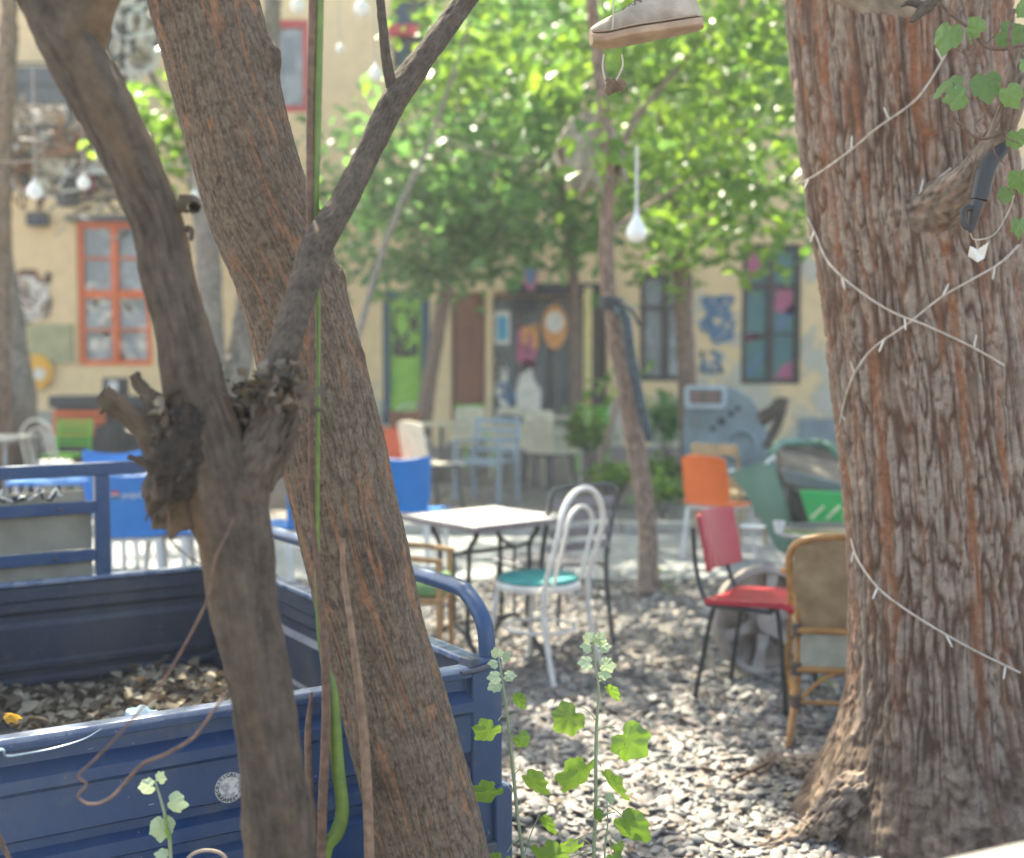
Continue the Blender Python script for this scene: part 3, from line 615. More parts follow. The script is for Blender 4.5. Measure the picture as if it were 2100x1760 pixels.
trunk('limb', [P(145, 90, YF), P(175, 20, YF), P(215, -60, YF), P(280, -250, YF), P(330, -500, YF)], [.05, .046, .038, .034, .03], bark_front, front, 60, 160, disp_front)
# right limb: rises from the hollow, crosses the leaning trunk and leaves at the top
br = [(480, 1060, YF), (520, 960, YF), (556, 850, 2.02), (575, 745, 2.06), (612, 620, 2.16), (655, 495, 2.26), (700, 420, 2.32), (752, 320, 2.40), (815, 195, 2.48), (885, 95, 2.54), (955, 0, 2.6), (1080, -170, 2.7), (1250, -400, 2.8)]
trunk('limb', [P(*q) for q in br], [.04, .036, .030, .027, .026, .029, .024, .024, .027, .024, .022, .02, .018], bark_front, front, 70, 520, lambda A, U, Vv: ((fbm(np.cos(A)*1.5, np.sin(A)*1.5, Vv*9, 4, 33)-.5)*.010+(fbm(np.cos(A)*9, np.sin(A)*9, Vv*60, 3, 34)-.5)*.004, np.clip(fbm(np.cos(A)*8, np.sin(A)*8, Vv*90, 3, 35)*1.7-.35, 0, 1), np.clip(noise(np.cos(A)*3, np.sin(A)*3, Vv*12, 36)-.75, 0, 1)*1.5))
trunk('twig', [P(812, 200, 2.48), P(800, 165, 2.47), P(790, 100, 2.47), P(783, 30, 2.48), P(775, -60, 2.5), P(760, -250, 2.5)], [.012, .0115, .010, .009, .009, .008], bark_front, front, 30, 160, simple_disp(.003, 30, 44))
# ragged broken wood around the hollow
mb = MB()
def shard(p0, p1, r0, r1, sd, name='broken_stub'):
    p0, p1 = np.array(p0), np.array(p1); mid = (p0+p1)/2+np.array((.004, 0, .006))
    trunk(name, [p0, mid, p1], [r0, (r0+r1)/2, r1], bark_front, front, 28, 70, lambda A, U, Vv: ((fbm(np.cos(A)*3, np.sin(A)*3, Vv*30, 4, sd)-.5)*r0*.9, fbm(np.cos(A)*9, np.sin(A)*9, Vv*40, 3, sd+1), .35*noise(A, Vv*9, None, sd)))
shard(P(330, 925, 1.98), P(208, 808, 1.94), .022, .013, 1); shard(P(345, 900, 1.98), P(272, 768, 1.97), .03, .004, 2)
shard(P(222, 830, 1.945), P(205, 850, 1.94), .006, .003, 3); shard(P(375, 420, 1.99), P(398, 428, 1.96), .014, .011, 4); shard(P(385, 470, 1.99), P(392, 492, 1.96), .006, .003, 5)
shard(P(350, 1000, 1.97), P(262, 935, 1.95), .012, .003, 6); shard(P(350, 1040, 1.97), P(325, 1058, 1.95), .012, .006, 8); shard(P(440, 800, 2.0), P(442, 725, 1.99), .011, .003, 11)
def lump(name, c, rad, sd, m, amp=.5, fr=3, nu=70, nv=50, parent=front, rot=None):
    th = np.linspace(0.02, math.pi-.02, nv); ph = np.linspace(0, 2*math.pi, nu, endpoint=False); Pp, Tt = np.meshgrid(ph, th)
    d = np.stack([np.sin(Tt)*np.cos(Pp), np.sin(Tt)*np.sin(Pp), np.cos(Tt)], -1)
    n_ = fbm(d[..., 0]*fr, d[..., 1]*fr, d[..., 2]*fr, 5, sd); rr = 1+(n_-.5)*2*amp
    V = d*rr[..., None]*np.array(rad); V = V.reshape(-1, 3)
    if rot is not None: V = V @ np.array(rot).T
    V = V+np.array(c); i = np.arange(nv-1)[:, None]; j = np.arange(nu)[None]; F = np.stack([i*nu+j, (i+1)*nu+j, (i+1)*nu+(j+1) % nu, i*nu+(j+1) % nu], -1).reshape(-1, 4)
    return np_mesh(name, V, F, m, parent, True, {'ridge': np.clip(n_.ravel()*1.8-.4, 0, 1), 'warm': np.clip((noise(V[:, 0]*30, V[:, 1]*30, V[:, 2]*30, sd)-.6)*2, 0, .6)}, world=True)
lump('burl', P(398, 975, 1.99), (.066, .045, .098), 3, bark_front, .38, 2.4, rot=rotm('Y', .35))
lump('burl', P(455, 1010, 2.0), (.075, .055, .07), 5, bark_front, .2, 2)
lump('broken_edge', P(345, 960, 1.97), (.032, .03, .075), 7, bark_front, .75, 4, rot=rotm('Y', .25))
lump('broken_edge', P(545, 960, 2.01), (.026, .03, .09), 9, bark_front, .6, 4, rot=rotm('Y', .5))
lump('hollow', P(368, 930, 1.940), (.032, .016, .072), 11, mat('shade_hollow', (40, 35, 30), (62, 53, 44), 60, .95, bump=.006), .75, 4, rot=rotm('Y', .2))  # dark lump on the trunk; its colour stands for shade inside a hole
r = random.Random(77)
for k in range(34):
    a = r.uniform(0, 6.28); px = 364+math.cos(a)*r.uniform(20, 44); py = 935+math.sin(a)*r.uniform(45, 110); L_ = r.uniform(8, 34)
    shard(P(px, py, r.uniform(1.93, 1.965)), P(px+r.uniform(-.7, .5)*L_, py-r.uniform(-.5, 1)*L_, r.uniform(1.915, 1.95)), r.uniform(.003, .007), .0012, 100+k, 'splinter')
M['deadleaf'] = leafmat('dead_leaf', [(108, 97, 84), (80, 70, 60), (136, 126, 110), (62, 54, 46)], .9, .12, .8, .2)
pts = []
for c, rad, n_ in [(P(565, 800, 2.0), (.028, .03, .022), 130), (P(525, 820, 2.04), (.03, .03, .025), 150), (P(585, 765, 2.01), (.015, .02, .01), 40), (P(505, 890, 2.04), (.03, .025, .04), 140), (P(342, 870, 1.95), (.012, .010, .03), 22), (P(548, 900, 2.02), (.014, .012, .04), 60)]:
    pts.append(np.array(c)+rng.normal(size=(n_, 3))*np.array(rad)*.7)
V, F = leaf_cloud(np.vstack(pts), .021, .1, 1.1, 5, .8)
setp(np_mesh('dead_leaf_litter', V, F, M['deadleaf']), 'grey dead leaves packed in the crotch of the dark forked tree', 'dead leaves', kind='stuff')

# green shoot and dead stems in front of the leaning trunk
M['shoot'] = mat('green_shoot', (98, 120, 46), (78, 100, 38), 30, .45, bump=.0006, bsc=200)
M['stem_brown'] = mat('brown_stem', (112, 86, 68), (84, 64, 54), 60, .8, bump=.0012, bsc=200)
def px_tube(name, label, cat, pts, r, m, n=10, sm=6, group=None):
    Q = [np.array(P(*q)) for q in pts]; base = min(Q, key=lambda q: q[2]); t = thing(name, label, cat, tuple(base), 0, group)
    mb = MB(); mb.tube(Q, r, n, sm); mb.build('stem', m, t, world=True); return t
YS = 2.34
Q0 = gr(660, 2420)
px_tube('green_shoot', 'long smooth green shoot rising past the leaning trunk', 'shoot', [(655, -200, 2.30), (655, 0, 2.31), (650, 250, 2.32), (646, 440, 2.33), (652, 640, 2.34), (652, 900, 2.34), (650, 1120, YS), (655, 1290, YS), (668, 1370, YS), (682, 1420, YS), (692, 1560, YS), (702, 1660, YS), (690, 1710, YS), (668, 1745, YS), (662, 1850, YS), (660, 2150, YS), (660, 2235, YS)], [.0085, .0085, .008, .008, .004, .0042, .0052, .0065, .010, .0125, .013, .014, .013, .013, .014, .016], M['shoot'], 12)
px_tube('dry_stem', 'thin dry brown stem running down beside the green shoot', 'stem', [(640, -200, 2.29), (641, 0, 2.30), (636, 200, 2.31), (636, 440, 2.32), (640, 640, 2.33), (638, 1000, YS), (655, 1200, YS-.01), (668, 1380, YS-.02), (667, 1540, YS-.02), (660, 1730, YS-.01), (660, 2235, YS)], [.0075, .0075, .007, .007, .005, .005, .006, .0085, .009, .0095, .01], M['stem_brown'], 10)
px_tube('dry_stem', 'short bent brown stem at the foot of the green shoot', 'stem', [(639, 1420, YS), (632, 1500, YS), (634, 1600, YS), (648, 1720, YS), (660, 1800, YS), (660, 2235, YS)], [.003, .0065, .007, .0075, .009, .01], M['stem_brown'])
px_tube('dry_stem', 'straight brown stake standing against the leaning trunk', 'stem', [(703, 1105, 2.44), (705, 1180, 2.44), (722, 1300, 2.40), (742, 1460, 2.38), (752, 1600, 2.36), (758, 1760, 2.34), (775, 2230, 2.34)], [.005, .006, .0065, .009, .010, .010, .012], mat('pale_stem', (140, 112, 88), (112, 88, 70), 50, .8))
px_tube('vine_tendril', 'thin brown looping tendril dangling before the blue truck bed', 'vine', [(478, 1065, 1.93), (468, 1090, 1.92), (440, 1150, 1.90), (425, 1230, 1.90), (375, 1330, 1.90), (325, 1410, 1.90), (250, 1500, 1.9), (192, 1560, 1.9), (160, 1592, 1.9), (178, 1610, 1.9), (160, 1632, 1.9), (185, 1650, 1.9), (230, 1635, 1.9), (290, 1570, 1.9), (345, 1545, 1.9), (400, 1510, 1.9), (440, 1455, 1.9), (468, 1415, 1.93)], [.0022, .0024, .0022, .002, .0019, .002, .0022, .0032, .0026, .0022], M['stem_brown'], 7)
px_tube('vine_tendril', 'short dark tendril hanging from the ragged hollow over the blue chairs', 'vine', [(345, 1050, 1.95), (348, 1100, 1.94), (372, 1130, 1.94), (412, 1158, 1.93), (440, 1175, 1.95)], [.0015, .0014, .0012], M['stem_brown'], 6)
# string lights round the big trunk
M['wire'] = mat('clear_cable', (190, 176, 160), (160, 146, 130), 40, .5)
M['minibulb'] = mat('tiny_bulb', (206, 198, 184), (186, 178, 166), 40, .3)
from mathutils.bvhtree import BVHTree
_tr = [o for o in big.children if o.name.startswith('trunk')][0]; _off = Vector(big.location)
_bv = BVHTree.FromPolygons([tuple(v.co+_off) for v in _tr.data.vertices], [tuple(p.vertices) for p in _tr.data.polygons])
def drape(pts):
    px = catmull([(a, b_, 0) for a, b_ in pts], 10); Ys = []
    for a, b_, _ in px:
        d = ray(a, b_).normalized(); h = _bv.ray_cast(Vector((0, 0, EYE)), d, 8); Ys.append(h[0].y if h[0] else np.nan)
    Ys = np.array(Ys); ok = ~np.isnan(Ys); Ys = np.interp(np.arange(len(Ys)), np.flatnonzero(ok), Ys[ok]); Yp = np.pad(Ys, 3, mode='edge')
    Ym = np.min([Yp[i:i+len(Ys)] for i in range(7)], axis=0); Yp = np.pad(Ym, 2, mode='edge'); Ym = np.mean([Yp[i:i+len(Ys)] for i in range(5)], axis=0)
    return np.array([at(a, b_, y-.007) for (a, b_, _), y in zip(px, Ym)])
def light_string(label, pts, seed, free=()):
    C = drape(pts); base = C[C[:, 2].argmin()]
    t = thing('fairy_lights', label, 'string lights', tuple(base), 0, 'strings of fairy lights on the furrowed trunk'); mb = MB(); mb.tube(C, .0036, 6); mb.build('cable', M['wire'], t, world=True)
    r = random.Random(seed); L = np.r_[0, np.cumsum(np.linalg.norm(np.diff(C, axis=0), axis=1))]; d = .06
    while d < L[-1]:
        p = np.array([np.interp(d, L, C[:, i]) for i in range(3)]); v = np.array((r.uniform(-.5, .5), -.25, r.choice((-1, 1))*r.uniform(.6, 1))); v /= np.linalg.norm(v)
        mb = MB(); mb.tube([p+v*.002, p+v*.016, p+v*.036, p+v*.042], [.003, .0036, .003, .001], 6); mb.build('bulb', M['minibulb'], t, world=True); d += r.uniform(.13, .26)
light_string('upper fairy light cable climbing right across the furrowed trunk', [(1637, 378), (1680, 355), (1745, 308), (1800, 262), (1870, 212), (1905, 170), (1940, 110)], 1)
light_string('fairy light cable rising from the left edge of the furrowed trunk to its right side', [(1722, 872), (1730, 830), (1750, 770), (1790, 715), (1860, 665), (1930, 610), (1990, 575), (2050, 540), (2092, 500)], 2)
light_string('fairy light cable slanting down from the upper left edge of the furrowed trunk', [(1655, 445), (1672, 480), (1700, 540), (1760, 595), (1830, 640), (1900, 668), (1990, 710), (2060, 750)], 3)
light_string('lowest fairy light cable slanting down to the right on the furrowed trunk', [(1745, 1105), (1760, 1150), (1800, 1205), (1850, 1245), (1920, 1290), (2000, 1335), (2092, 1380)], 4)
light_string('fairy light loop around the stub branch of the furrowed trunk', [(1900, 430), (1885, 400), (1920, 370), (1950, 345)], 5)
# hanging connector and paper tag
t = thing('cable_connector', 'black rubber cable connector hanging from the stub branch', 'connector', P(1985, 480, 3.36)); mb = MB()
mb.tube([P(2058, 300, 3.38), P(2040, 325, 3.37)], .02, 12); mb.tube([P(2040, 322, 3.36), P(2022, 350, 3.36), P(2008, 410, 3.36)], [.02, .026, .024], 14, 4); mb.tube([P(2006, 412, 3.36), P(1998, 440, 3.36), P(1990, 478, 3.36)], [.018, .017, .006], 12, 3); mb.build('plug_body', M['black'], t, world=True)
mb = MB(); mb.tube([P(1992, 425, 3.35), P(1976, 432, 3.35), P(1977, 460, 3.35), P(1990, 470, 3.35)], .008, 8, 4); mb.build('clip', M['black'], t, world=True)
t = thing('paper_tag', 'small torn white paper tag hanging below the black cable connector', 'tag', P(2005, 520, 3.5)); mb = MB()
mb.slab(np.array([[P(1990, 505, 3.5), P(1985, 525, 3.51)], [P(2005, 512, 3.52), P(2005, 538, 3.5)], [P(2028, 496, 3.5), P(2018, 530, 3.52)]]), .002); mb.build('paper', M['white'], t, world=True, smooth=False)
mb = MB(); mb.tube([P(1990, 478, 3.36), P(2000, 492, 3.4), P(2040, 480, 3.45), P(2070, 430, 3.5), P(2080, 400, 3.5)], .002, 5, 4); mb.tube([P(2000, 492, 3.42), P(2005, 512, 3.5)], .002, 5); mb.build('string', M['wire'], t, world=True)

# ivy and dead twigs at the upper right, growing on the branch
M['ivy'] = leafmat('ivy_leaf', [(78, 108, 58), (98, 130, 70), (122, 150, 92)], 1.5, .4, .5)
def lobed_leaf(size, curl=.4, seed=0, nl=5):
    """one lobed leaf, stem at the origin, tip along +Y, normal +Z"""
    r = random.Random(seed); out = []
    spec = [(0, 1.0), (24, .68), (48, .92), (76, .6), (108, .78), (150, .5), (172, .30)]
    if nl == 3: spec = [(0, 1.25), (10, 1.08), (22, .92), (34, .90), (50, 1.0), (62, .9), (76, .80), (96, .84), (118, .76), (150, .66), (172, .35)]
    c0 = np.array((0, .42)); rad = .56
    ang = [a for a, _ in spec]+[-a for a, _ in spec[::-1] if a]; 
    ra = [q*r.uniform(.93, 1.07) for _, q in spec]+[q*r.uniform(.93, 1.07) for a, q in spec[::-1] if a]
    A = np.array(ang, float); A[A < 0] += 360; fa = np.linspace(0, 360, 80, endpoint=False); fr = np.interp(fa, np.r_[A, 360], np.r_[ra, ra[0]]); fr *= 1+.045*((np.arange(len(fa)) % 4)/3-.5)
    V = [(c0[0], c0[1], 0)]; rings = (.33, .66, 1.0)
    for q in rings:
        for a, f in zip(fa, fr):
            x = c0[0]+q*f*rad*math.sin(R(a)); y = c0[1]+q*f*rad*math.cos(R(a)); V.append((x, y, 0))
    V = np.array(V); d = np.abs(V[:, 0]); V[:, 2] = -curl*(d**1.6)*.9-curl*.55*np.clip(V[:, 1]-.35, 0, 9)**1.5+.05*np.sin(V[:, 0]*17)*np.cos(V[:, 1]*13)+.06*np.abs(np.sin(np.arctan2(V[:, 0], V[:, 1]-.1)*3.5))*np.hypot(V[:, 0], V[:, 1])
    n_ = len(fa); F = [(0, 1+(i+1) % n_, 1+i) for i in range(n_)]
    for k in range(2): F += [(1+k*n_+i, 1+k*n_+(i+1) % n_, 1+(k+1)*n_+(i+1) % n_, 1+(k+1)*n_+i) for i in range(n_)]
    return V*size, F
def place_leaf(mb, p, size, d, roll=0, curl=.4, seed=0, nl=5, face=(0, -1, .45)):
    V, F = lobed_leaf(size, curl, seed, nl); d = Vector(d).normalized(); z = Vector(face); z = (z-d*z.dot(d)).normalized(); x = d.cross(z)
    m = Matrix((x, d, z)).transposed() @ Matrix.Rotation(roll, 3, 'Y'); mb.add(V @ np.array(m).T+np.array(p), F)
ivy = thing('ivy_vine', 'ivy with green leaves and curling dead tendrils hanging at the upper right', 'vine', P(2080, 400, 3.35))
r = random.Random(5)
for px, py, s0, dx, dz in [(1955, 40, .085, -.3, -.9), (1990, 30, .075, .2, -.6), (1975, 150, .09, -.7, -.5), (2020, 140, .09, .1, -1), (1990, 195, .07, -1, -.2), (2040, 60, .08, .6, -.3), (2075, 40, .08, .3, .5), (2060, 170, .07, .3, -.8), (2085, 260, .06, .2, -1), (2092, 340, .07, .2, -1), (2070, 380, .05, -.3, -1), (2015, 75, .06, -.4, .4), (2092, 110, .08, .5, -.5), (2090, 440, .06, .1, -1)]:
    mb = MB(); place_leaf(mb, P(px, py, 3.3+r.uniform(-.08, .08)), s0, (dx, r.uniform(-.3, .3), dz), r.uniform(-1, 1), .45, r.random(), 3); mb.build('leaf', M['ivy'], ivy, world=True)
mb = MB()
for pts in [[(2110, 90, 3.32), (2060, 100, 3.3), (2020, 95, 3.3), (1990, 60, 3.3), (1940, 20, 3.32), (1900, -40, 3.35)], [(2078, 20, 3.3), (2070, 90, 3.28), (2080, 150, 3.3), (2060, 210, 3.3), (2055, 260, 3.35), (2075, 330, 3.38)], [(2000, 100, 3.3), (1992, 140, 3.3), (2010, 190, 3.32), (2030, 230, 3.32)], [(1935, 190, 3.32), (1950, 230, 3.33), (1975, 262, 3.35), (2010, 285, 3.36), (2055, 275, 3.36)], [(2090, 500, 3.4), (2092, 420, 3.36), (2070, 300, 3.34), (2085, 200, 3.3)]]:
    mb.tube([P(*q) for q in pts], [.006, .005, .004], 6, 6)
for k in range(18):
    a = (r.uniform(1950, 2090), r.uniform(20, 320), r.uniform(3.22, 3.36)); b_ = (a[0]+r.uniform(-30, 30), a[1]+r.uniform(10, 70), a[2]); c_ = ((a[0]+b_[0])/2+r.uniform(-18, 18), (a[1]+b_[1])/2, a[2]); mb.tube([P(*a), P(*c_), P(*b_)], .0018, 5, 5)
mb.build('tendrils', M['stem_brown'], ivy, world=True)
t = thing('broken_twig', 'dark knobbly broken twig jutting in from the top before the furrowed trunk', 'twig', P(1890, 20, 3.3)); Q = [P(1960, -60, 3.32), P(1925, -10, 3.3), P(1895, 18, 3.3), P(1868, 45, 3.3)]
trunk('stem', Q, [.014, .014, .016, .006], bark_front, t, 24, 60, simple_disp(.012, 40, 3)); trunk('stem', [P(1900, 14, 3.3), P(1865, 5, 3.3), P(1848, 14, 3.3)], [.010, .009, .003], bark_front, t, 16, 30, simple_disp(.006, 40, 5))

# ------------------------------------------------------------------ trees of the middle and far courtyard
M['leaf_a'] = leafmat('leaf_green', [(66, 98, 50), (92, 126, 60), (116, 146, 68), (78, 112, 66)], 1.85, .46, .36, .6)
M['leaf_b'] = leafmat('leaf_bluegreen', [(72, 112, 66), (92, 132, 78), (112, 148, 88)], 1.9, .42, .38, .55)
def tree(name, label, path, rad, blobs, m=None, nleaf=.11, per=24, seed=1, bark=None, nu=40, nv=160, spread=.24, limbs=()):
    base = (path[0][0], path[0][1], 0); t = thing(name, label, 'tree', base)
    trunk('trunk', path, rad, bark or bark_far, t, nu, nv)
    for L, rr in limbs: trunk('limb', L, rr, bark or bark_far, t, 20, 60)
    if blobs:
        pts = clumps([(c_, r_*np.array(1.0) if np.isscalar(r_) else r_, n_*.40) for c_, r_, n_ in blobs], per, seed, spread=spread*1.05)
        V, F = leaf_cloud(pts, nleaf*1.5, .4, .3, seed); np_mesh('crown', V, F, m or M['leaf_a'], t, False, world=True)
    return t
def pb(px, py, Y, rx, rz, n, ry=None): return (P(px, py, Y), (rx, ry or rx, rz), n)
def gp(px, Y): q = at(px, 900, Y); return (q.x, Y, -.03)
tree('slim_tree', 'slim reddish leaning trunk with a dark hose strapped to it, left of the orange chair',
     [tuple(gr(1331, 1218)), P(1328, 1080, 8.1), P(1312, 960, 8.1), P(1290, 850, 8.1), P(1275, 760, 8.1), P(1254, 640, 8.1), P(1243, 540, 8.1), P(1246, 400, 8.1), P(1240, 250, 8.1), P(1220, 60, 8.1), P(1190, -200, 8.1)],
     [.072, .062, .062, .058, .055, .052, .05, .045, .042, .04, .03],
     [pb(1225, 320, 7.8, .22, .2, 130), pb(1420, 60, 9.2, .75, .5, 900), pb(1560, 150, 9.5, .5, .75, 900), pb(1500, 330, 10.5, .7, .5, 800), pb(1570, 430, 10.5, .4, .35, 380), pb(1350, 220, 10.5, .6, .45, 500), pb(1380, 480, 11, .6, .3, 350), pb(1180, 130, 9.5, .5, .35, 330)], nleaf=.085, seed=3, nu=60,
     limbs=[([P(1246, 380, 8.1), P(1300, 250, 8.6), P(1400, 130, 9.2), P(1480, 40, 9.6)], [.03, .022, .015, .008]), ([P(1243, 480, 8.1), P(1330, 420, 8.9), P(1450, 350, 10)], [.022, .015, .006])])
tree('courtyard_tree', 'brown trunk behind the grey engine hulk beneath the blue graffiti', [gp(1420, 15), P(1415, 900, 15), P(1410, 800, 15), P(1404, 680, 15), P(1396, 560, 15), P(1380, 380, 15), P(1350, 150, 15), P(1330, -100, 15)], [.15, .13, .12, .11, .1, .09, .07, .05],
     [pb(1420, 350, 14, 1.4, .8, 1300), pb(1600, 250, 14, .8, 1.1, 900), pb(1330, 150, 14.5, 1.3, .9, 1200), pb(1500, 60, 14, 1.4, .8, 1300), pb(1380, 520, 14.5, .8, .35, 350), pb(1560, 500, 14, .6, .35, 260)], nleaf=.12, seed=5, spread=.3,
     limbs=[([P(1390, 480, 15), P(1450, 360, 14.5), P(1550, 260, 14)], [.06, .04, .02])])
tree('courtyard_tree', 'leaning brown trunk standing between the lime green door and the brown door', [gp(866, 17), P(872, 840, 17), P(895, 700, 17), P(915, 590, 17), P(960, 440, 16.8), P(1015, 310, 16.5), P(1060, 200, 16), P(1118, 60, 16), P(1150, -120, 16)], [.13, .11, .1, .095, .085, .08, .08, .06, .04],
     [pb(1000, 400, 15, 1.1, .6, 1100), pb(880, 480, 15.5, .9, .55, 900), pb(820, 300, 15.5, .8, .7, 800), pb(1080, 300, 15, 1.0, .6, 1000), pb(960, 200, 15, 1.0, .5, 900), pb(1100, 60, 15, 1.5, .6, 1300), pb(930, 570, 15.5, .7, .22, 280), pb(830, 560, 15.5, .5, .3, 260), pb(1040, 480, 15.5, .7, .35, 380), pb(790, 440, 15, .45, .4, 260)], m=M['leaf_b'], nleaf=.13, seed=7, spread=.3,
     limbs=[([P(960, 440, 16.8), P(900, 330, 16), P(820, 250, 15.5)], [.06, .045, .02]), ([P(1015, 310, 16.5), P(1100, 280, 16), P(1200, 200, 15)], [.05, .035, .015])])
tree('thin_tree', 'thin pale leaning sapling trunk beside the lime green door', [tuple(gr(700, 1090)), P(722, 760, 11), P(748, 640, 11), P(790, 500, 11), P(840, 380, 11), P(882, 290, 11), P(930, 150, 11), P(970, 30, 11)], [.03, .03, .03, .027, .024, .02, .016, .01],
     [pb(930, 120, 11.5, .7, .35, 700), pb(1010, 160, 11.5, .5, .25, 420), pb(1010, 60, 11.5, .5, .3, 260)], nleaf=.085, seed=9, bark=bark_grey)
tree('grey_tree', 'pale grey trunk between the orange window and the leaning brown tree', [tuple(gr(448, 1010)), P(445, 900, 12), P(438, 760, 12), P(430, 600, 12), P(418, 420, 12), P(390, 250, 12), P(350, 60, 12), P(330, -120, 12)], [.14, .125, .12, .12, .115, .1, .08, .05],
     [pb(300, 240, 12, .45, .5, 420), pb(350, 320, 12.2, .3, .3, 150)], nleaf=.11, seed=11, bark=bark_grey, spread=.2)
tree('grey_tree', 'stout grey purple trunk just left of the leaning brown tree', [tuple(gr(455, 1005)), P(470, 850, 12.3), P(492, 720, 12.3), P(512, 600, 12.3), P(540, 300, 12.3), P(560, 0, 12.3)], [.24, .17, .13, .11, .1, .08], [], seed=12, bark=bark_grey)
tree('left_tree', 'grey trunk at the left edge of the picture behind the white hoop chair', [tuple(gr(40, 1000)), P(36, 850, 13), P(26, 720, 13), P(10, 580, 13), P(-10, 440, 13), P(-30, 330, 13), P(-45, 200, 13), P(-60, -100, 13)], [.26, .2, .16, .13, .1, .08, .08, .06], [], seed=13, bark=bark_grey)
tree('left_tree', 'reddish brown trunk cut off by the left edge of the picture', [tuple(gr(-15, 1030)), P(-12, 800, 12.2), P(-8, 600, 12.2), P(2, 300, 12.2), P(14, 150, 12.2), P(22, -60, 12.2)], [.18, .15, .13, .11, .09, .07], [], seed=14)
tree('back_tree', 'leafy tree filling the gap before the upper storey of the yellow house', [gp(1180, 18.5), P(1180, 700, 18.5), P(1170, 500, 18.5), P(1130, 300, 18.5), P(1127, 180, 18.5), P(1124, 60, 18.5), P(1120, -100, 18.5)], [.09, .08, .08, .1, .13, .13, .1],
     [pb(1200, 60, 17.5, 1.8, .8, 1500), pb(1040, 40, 18, .9, .5, 400), pb(1300, 400, 17.5, 1.2, .7, 900), pb(1180, 470, 18, 1.2, .5, 800), pb(1080, 200, 18, 1.3, .6, 900), pb(700, 380, 18.5, .5, .35, 250), pb(740, 500, 18, .5, .7, 420), pb(1600, 100, 17.5, .9, 1.2, 800), pb(1480, 200, 18, 1.2, 1, 900), pb(700, 290, 18.5, .5, .2, 120), pb(980, 320, 18, 1.4, .8, 1000)], m=M['leaf_b'], nleaf=.14, seed=15, spread=.32)
# unseen crowns added overhead for dappled shade; holes are cut along sun rays
SUN_HOLES = [(tuple(P(1225, 1540, 2.8)), .08), (tuple(P(1030, 1600, 2.8)), .06), (tuple(P(1330, 60, 3.05)), .12), (tuple(P(1380, 200, 13.5)), .5), (tuple(P(760, 420, 15)), .4), (tuple(P(1080, 220, 15)), .4), ((-.14, 6.28, .74), .42), (tuple(P(848, 1000, 9.0)), .3), (tuple(P(100, 900, 12.8)), .4), (tuple(gr(1290, 1345)), .22), (tuple(gr(1420, 1255)), .2), (tuple(gr(1380, 1560)), .34), (tuple(gr(1200, 1480)), .26), (tuple(gr(1150, 1640)), .3), (tuple(gr(1480, 1680)), .2), (tuple(gr(300, 1150)), .8), (tuple(P(1660, 1660, 3.9)), .16), (tuple(gr(1560, 1730)), .22), (tuple(P(1735, 1500, 3.9)), .09),
        (P(1000, 150, 11.5), .55), (P(930, 110, 11.5), .35), (P(1180, 330, 14.5), .5), (P(1560, 180, 12), .6), (P(1500, 60, 10), .5), (P(1480, 430, 12), .4), (P(1180, 150, 9.5), .35), (P(300, 240, 12), .4), (P(1000, 380, 15), .5), (P(880, 330, 15.5), .4), (P(872, 900, 12.3), .3), (P(1700, 960, 8.7), .2), (P(960, 1200, 6.0), .15)]
SUN_HOLES = [(np.array(c), r_) for c, r_ in SUN_HOLES]  # spots to be sunlit; leaves on the sun line above them are removed
def gap(Q):
    d = np.array(SUN_DIR); keep = np.ones(len(Q), bool)
    for c, r_ in SUN_HOLES:
        w_ = Q-c; t = w_ @ d; dist = np.linalg.norm(w_-t[:, None]*d, axis=1); rn = r_*(.75+.5*noise(Q[:, 0]*3, Q[:, 1]*3, Q[:, 2]*3, 4)); keep &= ~((dist < rn) & (t > .8))
    return Q[keep]
def shade_canopy(parent, cells, n, seed, size=.13):
    r = np.random.default_rng(seed); pts = []
    for c, rad in cells: pts.append(clumps([(c, rad, n)], 30, int(r.integers(1e6)), spread=.2))
    Q = gap(np.vstack(pts)); V, F = leaf_cloud(Q, size, .9, .25, seed); np_mesh('crown', V, F, M['leaf_a'], parent, False, world=True)  # out-of-view leaves added to shade the ground
def grid(xs_, ys_, z0, jit=.5, rad=(1.25, 1.25, .6), seed=1, drop=.12):
    r = random.Random(seed); out = []
    for x in xs_:
        for y in ys_:
            if r.random() < drop: continue
            out.append(((x+r.uniform(-jit, jit), y+r.uniform(-jit, jit), z0+.10*y+r.uniform(-.3, .4)), rad))
    return out
slim = bpy.data.objects['slim_tree']; ct = bpy.data.objects['courtyard_tree']
shade_canopy(big, grid((0, 1.6, 3.2), (5.6, 7.4), 5.4, seed=1), 760, 31)
shade_canopy(lean, grid((-5.2, -3.6, -2.0), (5.0, 6.8, 8.6), 5.2, seed=2), 620, 32)
shade_canopy(slim, grid((-4.6, -3.0, -1.4, .2, 1.8), (9.2, 10.8, 12.4), 5.9, seed=3, drop=.06), 800, 34)
shade_canopy(ct, grid((-5.4, -3.8, -2.2, -.6, 1.0, 2.6), (13.8, 15.2), 6.0, seed=4, drop=.0), 950, 35)
shade_canopy(big, grid((-1.5, .4, 2.2), (8.0,), 5.6, seed=9, drop=.0), 800, 38)
shade_canopy(front, [((-1.9, 3.4, 4.3), (1.2, 1.0, .5)), ((-3.2, 4.4, 5.0), (1.2, 1.2, .6))], 700, 33, .1)
